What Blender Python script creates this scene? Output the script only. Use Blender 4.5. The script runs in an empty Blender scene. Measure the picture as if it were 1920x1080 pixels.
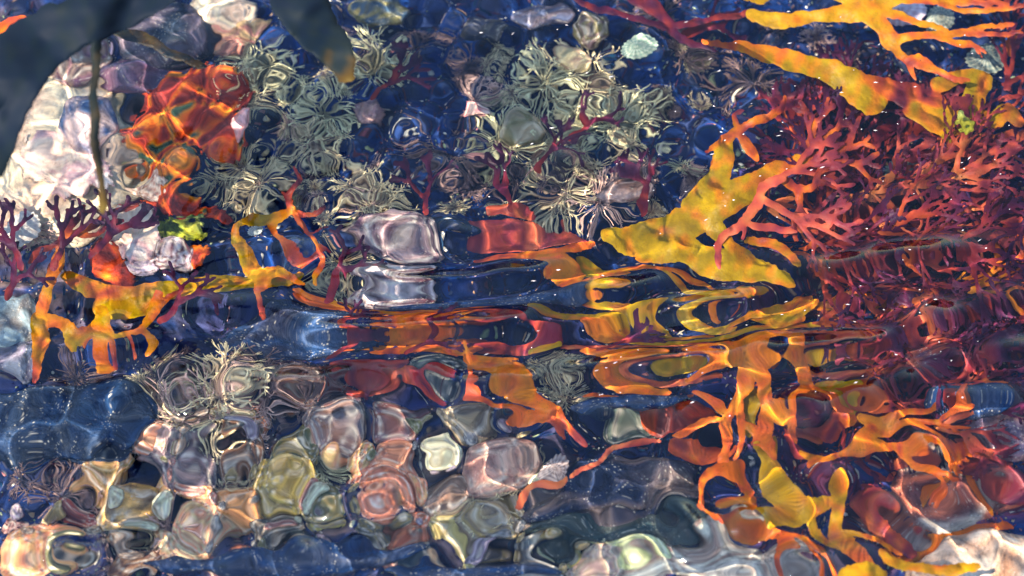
import bpy, math, random
import numpy as np

# ------------------------------------------------------------------ camera, world, sun, exposure
S = bpy.context.scene
COL = S.collection
W_PX, H_PX = 1920.0, 1080.0
TH = math.radians(30.0)          # camera tilt away from straight down
DIST = 1.8                       # metres from the water at the picture centre
HALF_W = 0.48                    # half the width seen at that distance
cam_d = bpy.data.cameras.new('camera'); cam = bpy.data.objects.new('camera', cam_d); COL.objects.link(cam)
CAM = np.array([0.0, -DIST*math.sin(TH), DIST*math.cos(TH)])
cam.location = CAM.tolist(); cam.rotation_euler = (TH, 0, 0)
cam_d.sensor_width = 36; cam_d.lens = 18.0*DIST/HALF_W
cam_d.clip_start = 0.05; cam_d.clip_end = 200
cam_d.dof.use_dof = True; cam_d.dof.focus_distance = DIST+0.05; cam_d.dof.aperture_fstop = 3.0
S.camera = cam
SUN_EL, SUN_AZ = math.radians(52), math.radians(-122)   # azimuth measured from +y (away from the camera), minus = left
w = bpy.data.worlds.new('World'); S.world = w; w.use_nodes = True
nt = w.node_tree
sky = nt.nodes.new('ShaderNodeTexSky'); sky.sky_type = 'NISHITA'; sky.sun_disc = False
sky.sun_elevation = SUN_EL; sky.sun_rotation = SUN_AZ; sky.ozone_density = 4.0; sky.air_density = 1.7; sky.dust_density = 0.3
nt.links.new(sky.outputs[0], nt.nodes['Background'].inputs[0]); nt.nodes['Background'].inputs[1].default_value = 0.12
sd = bpy.data.lights.new('sun', 'SUN'); sun = bpy.data.objects.new('sun', sd); COL.objects.link(sun)
sd.energy = 5.0; sd.angle = math.radians(1.2); sd.color = (1.0, 0.90, 0.74)
sdir = np.array([math.sin(SUN_AZ)*math.cos(SUN_EL), math.cos(SUN_AZ)*math.cos(SUN_EL), math.sin(SUN_EL)])
from mathutils import Vector
sun.rotation_euler = Vector(sdir.tolist()).to_track_quat('Z', 'Y').to_euler()
sun.location = (sdir*3).tolist()
sd.cycles.is_caustics_light = True
S.view_settings.view_transform = 'Standard'; S.view_settings.look = 'None'
S.view_settings.gamma = 1.0; S.view_settings.use_curve_mapping = False
S.view_settings.exposure = 1.58
S.render.engine = 'CYCLES'
cy = S.cycles
cy.use_denoising = True
cy.max_bounces = 8; cy.transmission_bounces = 6; cy.diffuse_bounces = 3; cy.glossy_bounces = 3
cy.sample_clamp_indirect = 10.0; cy.blur_glossy = 0.3

# ------------------------------------------------------------------ numbers
rng = np.random.default_rng(7); random.seed(7)
IOR = 1.33
def P(px, py, depth):
    """where the thing seen at photo pixel (px, py) stands when it lies `depth` metres under calm water (above it when negative)"""
    px = np.asarray(px, float); py = np.asarray(py, float); depth = np.asarray(depth, float)
    u = (px-W_PX/2)/(W_PX/2)*HALF_W/DIST; v = (H_PX/2-py)/(W_PX/2)*HALF_W/DIST
    d = np.stack([u, v*math.cos(TH)+math.sin(TH), v*math.sin(TH)-math.cos(TH)], -1)
    d /= np.linalg.norm(d, axis=-1, keepdims=True)
    t = -CAM[2]/d[..., 2]
    s = CAM+d*t[..., None]
    r = 1/IOR; c = -d[..., 2]
    k = np.sqrt(1-r*r*(1-c*c))
    rd = d*r; rd[..., 2] += (r*c-k)
    under = s+rd*(depth/(-rd[..., 2]))[..., None]
    over = s+d*(depth/(-d[..., 2]))[..., None]
    return np.where((depth >= 0)[..., None], under, over)
def to_px(x, y):
    """photo pixel of a point on the calm water surface"""
    rel = np.stack([x, y-CAM[1], np.full_like(x, -CAM[2])], -1)
    f = rel[..., 1]*math.sin(TH)-rel[..., 2]*math.cos(TH)
    up = rel[..., 1]*math.cos(TH)+rel[..., 2]*math.sin(TH)
    return W_PX/2+rel[..., 0]/f*DIST/HALF_W*W_PX/2, H_PX/2-up/f*DIST/HALF_W*W_PX/2
def waves(seed, n, l0, l1, ax=1.0, ay=1.0, ang=None):
    r = np.random.default_rng(seed); out = []
    for i in range(n):
        L = l0*(l1/l0)**r.random(); a = r.random()*2*math.pi if ang is None else ang[0]+ang[1]*r.standard_normal()
        out.append((2*math.pi/L*math.cos(a)*ax, 2*math.pi/L*math.sin(a)*ay, r.random()*6.283))
    return out
def wsum(wv, x, y):
    """sum of waves whose slope has unit rms"""
    o = np.zeros_like(x)
    for kx, ky, p in wv:
        o += np.sin(kx*x+ky*y+p)/math.hypot(kx, ky)
    return o/math.sqrt(len(wv)/2)
def noise(x, y, size, seed, n=14):
    r = np.random.default_rng(seed); o = np.zeros_like(np.asarray(x, float))
    for i in range(n):
        L = size*(0.5+r.random()*1.2); a = r.random()*6.283
        o += np.sin(2*math.pi/L*(math.cos(a)*x+math.sin(a)*y)+r.random()*6.283)
    return o/math.sqrt(n/2)
def blob(px, py, cx, cy_, rx, ry, p=2):
    return np.exp(-(np.abs((px-cx)/rx)**p+np.abs((py-cy_)/ry)**p))

# ------------------------------------------------------------------ materials
def mat_new(name):
    m = bpy.data.materials.new(name); m.use_nodes = True
    t = m.node_tree; t.nodes.clear(); out = t.nodes.new('ShaderNodeOutputMaterial')
    return m, t, out
def N(t, typ, **kw):
    n = t.nodes.new(typ)
    for k, v in kw.items():
        if k in n.inputs: n.inputs[k].default_value = v
        else: setattr(n, k, v)
    return n
def water_material():
    m, t, out = mat_new('clear_rippled_water')
    g = N(t, 'ShaderNodeBsdfGlass'); g.inputs['IOR'].default_value = IOR; g.inputs['Roughness'].default_value = 0.0
    g.inputs['Color'].default_value = (0.97, 0.985, 1.0, 1)
    t.links.new(g.outputs[0], out.inputs[0])
    return m
def tinted(name, rough=0.55, spec=0.25, trans=0.0, mott=0.35, nscale=60, bump=0.3, bscale=120, hue=None, voro=0):
    """base colour from the mesh's own pigment attribute, broken up by procedural mottling; optional light let through the blade"""
    m, t, out = mat_new(name)
    at = N(t, 'ShaderNodeAttribute', attribute_name='Col')
    tc = N(t, 'ShaderNodeTexCoord')
    no = N(t, 'ShaderNodeTexNoise', Scale=nscale, Detail=6.0, Roughness=0.6); t.links.new(tc.outputs['Object'], no.inputs['Vector'])
    rp = N(t, 'ShaderNodeMapRange'); rp.inputs['From Min'].default_value = 0.3; rp.inputs['From Max'].default_value = 0.7
    rp.inputs['To Min'].default_value = 1-mott; rp.inputs['To Max'].default_value = 1+mott*0.6
    t.links.new(no.outputs['Fac'], rp.inputs['Value'])
    mul = N(t, 'ShaderNodeVectorMath', operation='MULTIPLY')
    cmb = N(t, 'ShaderNodeCombineXYZ')
    for i in range(3): t.links.new(rp.outputs[0], cmb.inputs[i])
    t.links.new(at.outputs['Color'], mul.inputs[0]); t.links.new(cmb.outputs[0], mul.inputs[1])
    colour = mul.outputs[0]
    if voro:
        vo = N(t, 'ShaderNodeTexVoronoi', Scale=voro); t.links.new(tc.outputs['Object'], vo.inputs['Vector'])
        r2 = N(t, 'ShaderNodeMapRange'); r2.inputs['From Min'].default_value = 0.0; r2.inputs['From Max'].default_value = 0.35
        r2.inputs['To Min'].default_value = 0.75; r2.inputs['To Max'].default_value = 0.0
        t.links.new(vo.outputs['Distance'], r2.inputs['Value'])
        n3 = N(t, 'ShaderNodeTexNoise', Scale=voro*0.25, Detail=2.0); t.links.new(tc.outputs['Object'], n3.inputs['Vector'])
        r3 = N(t, 'ShaderNodeMapRange'); r3.inputs['From Min'].default_value = 0.46; r3.inputs['From Max'].default_value = 0.6
        t.links.new(n3.outputs['Fac'], r3.inputs['Value'])
        mm = N(t, 'ShaderNodeMath', operation='MULTIPLY'); t.links.new(r2.outputs[0], mm.inputs[0]); t.links.new(r3.outputs[0], mm.inputs[1])
        mx = N(t, 'ShaderNodeMix', data_type='RGBA'); t.links.new(mm.outputs[0], mx.inputs['Factor'])
        t.links.new(colour, mx.inputs['A']); mx.inputs['B'].default_value = hue or (0.75, 0.66, 0.5, 1)
        colour = mx.outputs['Result']
    p = N(t, 'ShaderNodeBsdfPrincipled'); p.inputs['Roughness'].default_value = rough
    p.inputs['Specular IOR Level'].default_value = spec
    t.links.new(colour, p.inputs['Base Color'])
    bn = N(t, 'ShaderNodeTexNoise', Scale=bscale, Detail=5.0); t.links.new(tc.outputs['Object'], bn.inputs['Vector'])
    bp = N(t, 'ShaderNodeBump', Strength=bump, Distance=0.004); t.links.new(bn.outputs['Fac'], bp.inputs['Height'])
    t.links.new(bp.outputs[0], p.inputs['Normal'])
    last = p.outputs[0]
    if trans > 0:
        tr = N(t, 'ShaderNodeBsdfTranslucent'); t.links.new(colour, tr.inputs[0])
        ms = N(t, 'ShaderNodeMixShader', Fac=trans); t.links.new(p.outputs[0], ms.inputs[1]); t.links.new(tr.outputs[0], ms.inputs[2])
        last = ms.outputs[0]
    t.links.new(last, out.inputs[0])
    return m
M_WATER = water_material()
M_ALGAE = tinted('algae_blade', 0.4, 0.25, 0.42, 0.4, 60, 0.3, 260, hue=(0.30, 0.10, 0.01, 1), voro=420)
M_BRANCH = tinted('algae_branch', 0.45, 0.25, 0.5, 0.2, 60, 0.2, 300)
M_STONE = tinted('encrusted_stone', 0.6, 0.25, 0.0, 0.6, 85, 0.9, 150, voro=300)
M_CRUST = tinted('pink_crust', 0.6, 0.25, 0.0, 0.5, 70, 1.0, 130, hue=(0.85, 0.78, 0.62, 1), voro=180)
M_SPONGE = tinted('orange_sponge', 0.65, 0.2, 0.05, 0.75, 70, 1.0, 140, hue=(0.16, 0.03, 0.015, 1), voro=380)
M_BED = tinted('dark_pool_floor', 0.7, 0.2, 0.0, 0.8, 45, 1.0, 80, hue=(0.2, 0.17, 0.12, 1), voro=150)
M_CORAL = tinted('coralline_branch', 0.6, 0.2, 0.1, 0.3, 200, 0.2, 300)
M_SHELL = tinted('shell', 0.35, 0.4, 0.0, 0.25, 90, 0.3, 160)
M_TURF = tinted('turf_blade', 0.6, 0.2, 0.1, 0.4, 60, 0.1, 200)
M_KELP = tinted('dark_kelp', 0.7, 0.12, 0.05, 0.15, 8, 0.06, 12)

# ------------------------------------------------------------------ mesh plumbing
def mesh_data(name, verts, faces, mat, cols=None, normals=None, smooth=True):
    me = bpy.data.meshes.new(name)
    verts = np.asarray(verts, np.float32)
    faces = [np.asarray(f, np.int32) for f in (faces if isinstance(faces, list) else [faces])]
    faces = [f for f in faces if len(f)]
    me.vertices.add(len(verts)); me.vertices.foreach_set('co', verts.ravel())
    loops = np.concatenate([f.ravel() for f in faces]); sizes = np.concatenate([np.full(len(f), f.shape[1]) for f in faces])
    me.loops.add(len(loops)); me.loops.foreach_set('vertex_index', loops.astype(np.int32))
    me.polygons.add(len(sizes)); starts = np.concatenate([[0], np.cumsum(sizes)[:-1]])
    me.polygons.foreach_set('loop_start', starts.astype(np.int32))
    me.polygons.foreach_set('use_smooth', np.full(len(sizes), smooth))
    me.update(calc_edges=True)
    if cols is not None:
        a = me.attributes.new('Col', 'FLOAT_COLOR', 'POINT')
        c = np.ones((len(verts), 4), np.float32); c[:, :3] = np.clip(cols, 0.002, 0.95); a.data.foreach_set('color', c.ravel())
    if normals is not None: me.normals_split_custom_set_from_vertices([tuple(n) for n in normals])
    me.materials.append(mat); me.validate()
    return me
def link(name, me, parent=None):
    o = bpy.data.objects.new(name, me); COL.objects.link(o)
    if parent is not None: o.parent = parent
    return o
def tag(o, label=None, cat=None, group=None, kind=None):
    if label: o['label'] = label
    if cat: o['category'] = cat
    if group: o['group'] = group
    if kind: o['kind'] = kind
    return o
def empty(name, loc=(0, 0, 0)):
    o = bpy.data.objects.new(name, None); COL.objects.link(o); o.location = loc; o.empty_display_size = 0.01
    return o
def caster(o): o.cycles.is_caustics_caster = True
def lin(*rgb): return np.array([((c/255+0.055)/1.055)**2.4 if c > 10 else c/255/12.92 for c in rgb])

# ------------------------------------------------------------------ water: one sheet of real ripples
def axis(lo, hi, step, far):
    inner = np.arange(lo, hi, step); out = []; d = step
    x = inner[-1]
    while x < far: d *= 1.12; x += d; out.append(x)
    neg = []; x = inner[0]; d = step
    while x > -far: d *= 1.12; x -= d; neg.append(x)
    return np.array(neg[::-1]+list(inner)+out)
def grid_faces(nx, ny):
    i = np.arange(ny-1)[:, None]*nx+np.arange(nx-1)[None, :]
    i = i.ravel()
    return np.stack([i, i+1, i+1+nx, i+nx], -1)
def water_height(X, Y):
    px, py = to_px(X, Y)
    cells = wsum(waves(11, 26, 0.040, 0.085), X, Y)
    mid = wsum(waves(15, 26, 0.030, 0.052), X, Y)
    fine = wsum(waves(12, 26, 0.020, 0.038), X, Y)
    micro = wsum(waves(14, 20, 0.009, 0.016), X, Y)
    bands = wsum(waves(13, 18, 0.036, 0.075, ang=(math.pi/2+0.12, 0.15)), X, Y)
    a_cells = 0.05+0.24*blob(px, py, 600, 900, 680, 240, 3)+0.19*blob(px, py, 1500, 860, 360, 300, 3)+0.07*blob(px, py, 1800, 950, 200, 200, 3)+0.14*blob(px, py, 180, 180, 260, 240, 3)+0.12*blob(px, py, 1350, 1050, 300, 120)+0.10*blob(px, py, 720, 480, 200, 120)+0.09*blob(px, py, 760, 210, 560, 240, 4)
    a_fine = 0.016+0.085*blob(px, py, 720, 200, 620, 260, 4)+0.06*blob(px, py, 600, 900, 760, 260, 3)+0.05*blob(px, py, 1600, 560, 420, 400, 3)
    a_band = 0.03+0.42*blob(px, py, 980, 600, 620, 140, 3)+0.30*blob(px, py, 1680, 560, 400, 180, 3)+0.28*blob(px, py, 900, 1040, 1100, 80)+0.14*blob(px, py, 1800, 900, 260, 200, 3)+0.16*blob(px, py, 760, 480, 220, 100)+0.12*blob(px, py, 300, 640, 500, 130)
    a_mid = 0.13*blob(px, py, 600, 900, 680, 230, 3)+0.04*blob(px, py, 1560, 800, 420, 300, 3)+0.03*blob(px, py, 180, 180, 260, 240, 3)
    h = cells*a_cells+mid*a_mid+fine*a_fine+bands*a_band+micro*(0.004+0.010*blob(px, py, 700, 200, 700, 300, 4)+0.006*blob(px, py, 600, 900, 700, 260, 3))
    fade = np.clip(1.6-np.maximum(np.abs(X)/0.62, np.abs(Y)/0.48), 0, 1)
    return h*fade
xs = axis(-0.60, 0.60, 0.0013, 6.0); ys = axis(-0.42, 0.50, 0.0013, 6.0)
X, Y = np.meshgrid(xs, ys)
Z = water_height(X, Y)
wm = mesh_data('water', np.stack([X, Y, Z], -1).reshape(-1, 3), grid_faces(len(xs), len(ys)), M_WATER)
water = tag(link('water', wm), kind='structure'); caster(water)

# ------------------------------------------------------------------ pool floor
SKY_NAVY = lin(2, 46, 104); BROWN = lin(60, 42, 44)  # floor navy carries the blue of the sky reflected on the water
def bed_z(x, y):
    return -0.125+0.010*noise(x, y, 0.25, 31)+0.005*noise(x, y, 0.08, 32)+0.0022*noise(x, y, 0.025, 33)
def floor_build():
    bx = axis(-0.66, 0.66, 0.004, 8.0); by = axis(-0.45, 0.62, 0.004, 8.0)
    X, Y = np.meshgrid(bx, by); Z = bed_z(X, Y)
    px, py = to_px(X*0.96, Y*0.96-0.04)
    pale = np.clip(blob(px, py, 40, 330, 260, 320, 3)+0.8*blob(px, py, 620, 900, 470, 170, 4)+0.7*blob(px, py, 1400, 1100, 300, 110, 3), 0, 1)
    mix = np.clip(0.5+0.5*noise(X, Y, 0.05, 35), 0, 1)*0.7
    c = SKY_NAVY*(1-mix[..., None])+lin(24, 34, 62)*mix[..., None]
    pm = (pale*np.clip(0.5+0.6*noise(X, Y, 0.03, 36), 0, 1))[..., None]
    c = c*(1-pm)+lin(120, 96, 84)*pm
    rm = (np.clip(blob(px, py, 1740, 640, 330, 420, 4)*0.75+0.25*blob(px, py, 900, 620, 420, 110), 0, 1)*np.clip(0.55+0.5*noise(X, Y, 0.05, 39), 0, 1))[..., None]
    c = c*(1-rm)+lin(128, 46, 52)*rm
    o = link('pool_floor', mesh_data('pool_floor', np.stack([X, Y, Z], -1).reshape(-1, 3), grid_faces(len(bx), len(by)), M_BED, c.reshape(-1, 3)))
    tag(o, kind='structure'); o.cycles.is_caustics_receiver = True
floor_build()

# ------------------------------------------------------------------ algae: webbed, branching blades
def spline(pts, step=9.0):
    p = np.array(pts, float); n = len(p)
    if n < 3: return p
    q = np.vstack([2*p[0]-p[1], p, 2*p[-1]-p[-2]]); out = []
    for i in range(1, n):
        a, b, c, d = q[i-1], q[i], q[i+1], q[i+2]
        k = max(2, int(np.hypot(*(c-b)[:2])/step))
        for t in np.arange(k)/k:
            out.append(0.5*((2*b)+(-a+c)*t+(2*a-5*b+4*c-d)*t*t+(-a+3*b-3*c+d)*t**3))
    out.append(p[-1]); o = np.array(out); o[:, 2] = np.maximum(o[:, 2], 1.2); return o
RAMPS = {
 'amber': [lin(200, 158, 6), lin(236, 150, 16), lin(242, 120, 36), lin(190, 74, 50), lin(120, 44, 58)],
 'gold': [lin(230, 172, 4), lin(240, 160, 8), lin(246, 134, 24), lin(224, 96, 50), lin(150, 56, 60)],
 'red': [lin(232, 112, 50), lin(210, 84, 56), lin(176, 60, 62), lin(136, 50, 72), lin(100, 40, 72)],
 'wine': [lin(190, 70, 56), lin(150, 48, 56), lin(116, 38, 64), lin(90, 34, 68), lin(66, 28, 60)],
 'orange': [lin(236, 142, 24), lin(246, 128, 24), lin(246, 108, 34), lin(210, 84, 52), lin(150, 60, 58)],
 'coral': [lin(250, 148, 84), lin(242, 118, 76), lin(214, 88, 70), lin(160, 60, 70), lin(120, 46, 62)],
 'kelp': [lin(4, 18, 32), lin(16, 24, 26), lin(60, 44, 16), lin(88, 72, 26), lin(110, 90, 30)],
 'sponge': [lin(120, 34, 26), lin(176, 52, 18), lin(214, 92, 14), lin(222, 130, 20), lin(60, 84, 60)],
 'crust': [lin(236, 196, 168), lin(244, 214, 184), lin(214, 170, 160), lin(196, 150, 150), lin(236, 214, 200)],
 'moss': [lin(80, 92, 20), lin(112, 120, 26), lin(150, 144, 34), lin(170, 176, 90), lin(60, 90, 50)],
}
def ramp_col(name, t):
    r = np.array(RAMPS[name]); t = np.clip(t, 0, 1)*4; i = np.minimum(t.astype(int), 3); f = (t-i)[..., None]
    return r[i]*(1-f)+r[i+1]*f
def sheet(name, label, cat, parts, depth, ramp, group=None, mat=None, cell=2.4, web=7.0, thick=0.0009, rim=4.5, wave=0.006, seed=1, tilt=(0, 0), colnoise=0.14, edge=0.6, bumpy=0.0):
    """parts: [(part name, [stroke, ...])]; a stroke is [(px, py, half width px, pigment 0..1), ...] in photo pixels; one webbed surface cut into its parts"""
    segs = []
    for pi, (pn, strokes) in enumerate(parts):
        for s in strokes:
            q = spline(s)
            for a, b in zip(q[:-1], q[1:]): segs.append((*a, *b, pi))
    sg = np.array(segs); mx = sg[:, [2, 6]].max()+web+6
    x0, x1 = min(sg[:, 0].min(), sg[:, 4].min())-mx, max(sg[:, 0].max(), sg[:, 4].max())+mx
    y0, y1 = min(sg[:, 1].min(), sg[:, 5].min())-mx, max(sg[:, 1].max(), sg[:, 5].max())+mx
    gx = np.arange(x0, x1, cell); gy = np.arange(y0, y1, cell)
    GX, GY = np.meshgrid(gx, gy)
    wx = noise(GX, GY, 60, seed+900)*1.6; wy = noise(GX, GY, 60, seed+901)*1.6
    def field(px, py, full=True):
        px = px.ravel(); py = py.ravel(); n = len(px)
        acc = np.zeros(n); csum = np.zeros(n); best = np.full(n, 1e9); part = np.zeros(n, int)
        for (ax, ay, ar, ac, bx, by, br, bc, pi) in sg:
            dx, dy = bx-ax, by-ay; L2 = dx*dx+dy*dy+1e-9
            near = (px > min(ax, bx)-mx-22) & (px < max(ax, bx)+mx+22) & (py > min(ay, by)-mx-22) & (py < max(ay, by)+mx+22)
            k = np.nonzero(near)[0]
            if not len(k): continue
            t = np.clip(((px[k]-ax)*dx+(py[k]-ay)*dy)/L2, 0, 1)
            d = np.hypot(px[k]-ax-dx*t, py[k]-ay-dy*t)-(ar+(br-ar)*t)
            e = np.exp(-np.clip(d, -60, 60)/(web*0.45)); acc[k] += e; csum[k] += e*(ac+(bc-ac)*t)
            m = d < best[k]; kk = k[m]; best[kk] = d[m]; part[kk] = int(pi)
        soft = -np.log(np.maximum(acc, 1e-30))*web*0.45
        # overlapping capsules of one stroke swell the soft union: bring it back towards the plain one
        d = np.where(best < 1e8, np.maximum(soft, best-web*0.3), 50.0)
        return d, csum/np.maximum(acc, 1e-30), part
    d, cc, part = field(GX+wx, GY+wy)
    if edge: d = d+(noise(GX, GY, 16, seed+77)*edge).ravel()
    ny, nx = GX.shape
    D = d.reshape(ny, nx)
    cellc = (D[:-1, :-1]+D[1:, :-1]+D[:-1, 1:]+D[1:, 1:])/4
    inside = cellc < 0
    if inside.sum() < 2: return None
    used = np.zeros((ny, nx), int)
    for a in (0, 1):
        for b in (0, 1): used[a:ny-1+a, b:nx-1+b] += inside
    border = (used > 0) & (used < 4)
    gyd, gxd = np.gradient(D, cell)
    g2 = np.maximum(gxd**2+gyd**2, 0.15)
    VX, VY = GX.copy(), GY.copy()
    mv = np.clip(D/g2, -cell*1.2, cell*1.2)
    VX[border] -= (mv*gxd)[border]; VY[border] -= (mv*gyd)[border]
    Dc = np.where(border, 0, np.minimum(D, 0))
    q = np.clip(-Dc/rim, 0, 1); T = thick*np.sqrt(1-(1-q)**2)
    base = depth+wave*noise(VX, VY, 150, seed+5)+wave*0.16*noise(VX, VY, 55, seed+6)+tilt[0]*(VX-VX.mean())/1000+tilt[1]*(VY-VY.mean())/1000
    T = T*(1+bumpy*noise(VX, VY, 22, seed+40))
    Pt = P(VX, VY, base-T); Pb = P(VX, VY, base+T*0.6)
    col = ramp_col(ramp, cc.reshape(ny, nx)+colnoise*noise(VX, VY, 40, seed+9))
    # normals of the top surface, shared by the parts so that no seam shows
    du = np.gradient(Pt, axis=1); dv = np.gradient(Pt, axis=0)
    nr = np.cross(dv, du); nr /= np.linalg.norm(nr, axis=-1, keepdims=True)+1e-12
    nr = np.where(nr[..., 2:3] < 0, -nr, nr)
    ctr = P(np.array(VX[used > 0].mean()), np.array(VY[used > 0].mean()), np.array(depth))
    idx = np.arange(ny*nx).reshape(ny, nx)
    f = np.stack([idx[:-1, :-1], idx[1:, :-1], idx[1:, 1:], idx[:-1, 1:]], -1)[inside]
    pcell = part.reshape(ny, nx)[:-1, :-1][inside]
    only = len(parts) == 1
    top = None if only else tag(empty(name, ctr.tolist()), label, cat, group)
    for pi, (pn, _s) in enumerate(parts):
        ff = f[pcell == pi]
        if not len(ff): continue
        u, inv = np.unique(ff.ravel(), return_inverse=True); ff = inv.reshape(ff.shape)
        vt = Pt.reshape(-1, 3)[u]-ctr; vb = Pb.reshape(-1, 3)[u]-ctr; bo = border.ravel()[u]
        k = len(u); bot = np.where(bo, np.arange(k), np.arange(k)+k)
        verts = np.vstack([vt, vb]); c2 = np.vstack([col.reshape(-1, 3)[u]]*2)
        n2 = np.vstack([nr.reshape(-1, 3)[u], -nr.reshape(-1, 3)[u]])
        fb = bot[ff][:, ::-1]
        m = mat or M_ALGAE
        me = mesh_data(pn, verts, np.vstack([ff, fb]), m, c2, n2)
        if only:
            o = link(name, me); o.location = ctr.tolist(); tag(o, label, cat, group); top = o
        else: o = link(pn, me, top)
        o.cycles.is_caustics_receiver = True
    return top
def fork(r, x, y, ang, length, w0, levels, spread=0.5, c0=0.3, c1=1.0, lvl=0, out=None, curl=0.25, three=0.25):
    """a forking branch system: strokes in photo pixels"""
    if out is None: out = []
    a1 = ang+curl*r.standard_normal(); L = length*(0.75+0.5*r.random())
    pts = []; n = 4; cx, cy_ = x, y; w1 = w0*0.72
    for i in range(n):
        t = i/(n-1); c = c0+(c1-c0)*(lvl+t)/(levels+1)
        pts.append((cx, cy_, w0+(w1-w0)*t, c)); aa = ang+(a1-ang)*t
        cx += math.cos(aa)*L/(n-1); cy_ -= math.sin(aa)*L/(n-1)
    if lvl >= levels: pts[-1] = (pts[-1][0], pts[-1][1], max(1.4, w1*0.45), c1)
    out.append(pts)
    if lvl < levels:
        ex, ey = pts[-1][0], pts[-1][1]
        k = 3 if r.random() < three else 2
        for j in range(k):
            da = spread*((j/(k-1))*2-1)*(0.7+0.6*r.random())
            fork(r, ex, ey, a1+da, length*0.78, w1, levels, spread, c0, c1, lvl+1, out, curl, three)
    return out

# ------------------------------------------------------------------ stones
def ico(sub):
    import bmesh
    bm = bmesh.new(); bmesh.ops.create_icosphere(bm, subdivisions=sub, radius=1.0)
    v = np.array([x.co[:] for x in bm.verts]); f = np.array([[q.index for q in p.verts] for p in bm.faces]); bm.free(); return v, f
ICO = {k: ico(k) for k in (3, 4, 5)}
def n3(v, size, seed, n=16):
    r = np.random.default_rng(seed); o = np.zeros(len(v))
    for i in range(n):
        k = r.standard_normal(3); k *= 2*math.pi/(size*(0.5+r.random()))/np.linalg.norm(k)
        o += np.sin(v@k+r.random()*6.283)
    return o/math.sqrt(n/2)
def stone_mesh(name, rx, ry, rz, seed, c1, c2, rough=0.10, sub=4, mat=None, facet=0.0, bands=0.0):
    v, f = ICO[sub]; v = v.copy()
    r = np.random.default_rng(seed)
    for i in range(int(facet)):          # knock flats off the pebble
        d = r.standard_normal(3); d /= np.linalg.norm(d); h = 0.62+0.25*r.random(); s = v@d
        v = v-np.outer(np.maximum(s-h, 0)*0.85, d)
    nn = v/np.linalg.norm(v, axis=1, keepdims=True)
    v = v+nn*(rough*n3(nn, 1.6, seed)+rough*0.3*n3(nn, 0.5, seed+1)+rough*0.1*n3(nn, 0.18, seed+3))[:, None]
    m = np.clip(0.5+0.55*n3(nn, 0.9, seed+2), 0, 1)
    if bands: m = np.clip(0.5+0.5*np.sin(n3(nn, 1.5, seed+7)*2.5+nn@np.array([bands, bands*0.4, bands*0.7])), 0, 1)
    c = c1*(1-m[:, None])+c2*m[:, None]
    if bands:  # ripple-lens rings, pale with dark cores, painted into the stone colour
        ax = np.array([0.25*r.standard_normal(), 0.25*r.standard_normal(), 1.0]); ax /= np.linalg.norm(ax)
        ring = np.arccos(np.clip(nn@ax, -1, 1))
        g = np.exp(-(np.sin(ring*bands*0.62+0.35*n3(nn, 1.2, seed+11)+seed)/0.28)**2)[:, None]*0.8
        c = c*(1-g)+lin(244, 226, 200)*g
        g = np.exp(-(np.sin(n3(nn, 1.3, seed+13)*1.4+ring*bands*0.5)/0.2)**2)[:, None]*0.55
        c = c*(1-g)+lin(36, 34, 50)*g
    return mesh_data(name, v*np.array([rx, ry, rz]), f, mat or M_STONE, c)
PXM = 0.0005                     # metres per photo pixel
def place(o, px, py, depth, rot=(0, 0, 0)):
    o.location = P(px, py, depth).tolist(); o.rotation_euler = rot
    for q in [o]+list(o.children): 
        if q.type == 'MESH': q.cycles.is_caustics_receiver = True
    return o
def stone(name, label, px, py, rx, ry, c1, c2, depth=None, h=0.6, seed=1, rot=0, cat='stone', group=None, **kw):
    if depth is None:
        q = P(px, py, 0.11); depth = -(bed_z(q[0], q[1]))-0.2*min(rx, ry)*PXM
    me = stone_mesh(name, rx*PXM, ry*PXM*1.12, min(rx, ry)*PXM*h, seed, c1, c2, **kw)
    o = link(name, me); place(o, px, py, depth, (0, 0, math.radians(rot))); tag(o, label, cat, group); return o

# ================================================================== THE THINGS
# ---- left bank
PINK = lin(232, 190, 156); CREAM = lin(244, 222, 180); LAV = lin(176, 152, 164); GREY = lin(120, 114, 110); ROSE = lin(196, 128, 112)
OCH = lin(176, 150, 96); PUR = lin(92, 58, 74); DARKB = lin(30, 44, 62); RUST = lin(150, 60, 40); TAN = lin(176, 142, 116); OLV = lin(120, 112, 70); WHITE = lin(250, 236, 205)
stone('boulder', 'large pale cream boulder filling the left edge under the hanging kelp', 90, 300, 200, 190, CREAM, PINK, 0.115, 0.30, 21, 12, 'boulder', sub=5, rough=0.09, mat=M_CRUST)
stone('rock', 'rounded lilac and blue dome-shaped rock at top left beneath the thin yellow frond', 310, 60, 105, 70, LAV*0.45, DARKB, 0.095, 0.7, 22, 0, 'rock', rough=0.05)
stone('rock', 'pale fan-striped rock at top beside the broad dark kelp blade', 410, 25, 75, 45, PINK, CREAM, 0.10, 0.6, 23, -20, 'rock', bands=9)
stone('rock', 'tan striped rock wedge tucked under the dark kelp at left', 140, 115, 60, 55, TAN, PUR*1.5, 0.10, 0.6, 24, 20, 'rock', bands=7)
stone('rock', 'bright gold and pink knobbly rock just left of the green brown kelp tip', 455, 62, 52, 34, lin(238, 190, 130), ROSE, 0.10, 0.8, 25, 10, 'rock', rough=0.16)
stone('rock', 'smooth half pink half blue rounded stone left of the orange sponge', 165, 232, 66, 66, lin(226, 190, 176), lin(60, 84, 120), 0.085, 0.7, 26, 30, 'rock', rough=0.03)
stone('rock', 'purple rock between the thin yellow frond and the orange sponge', 290, 150, 120, 50, PUR, lin(60, 56, 84), 0.10, 0.5, 27, -6, 'rock')
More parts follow.
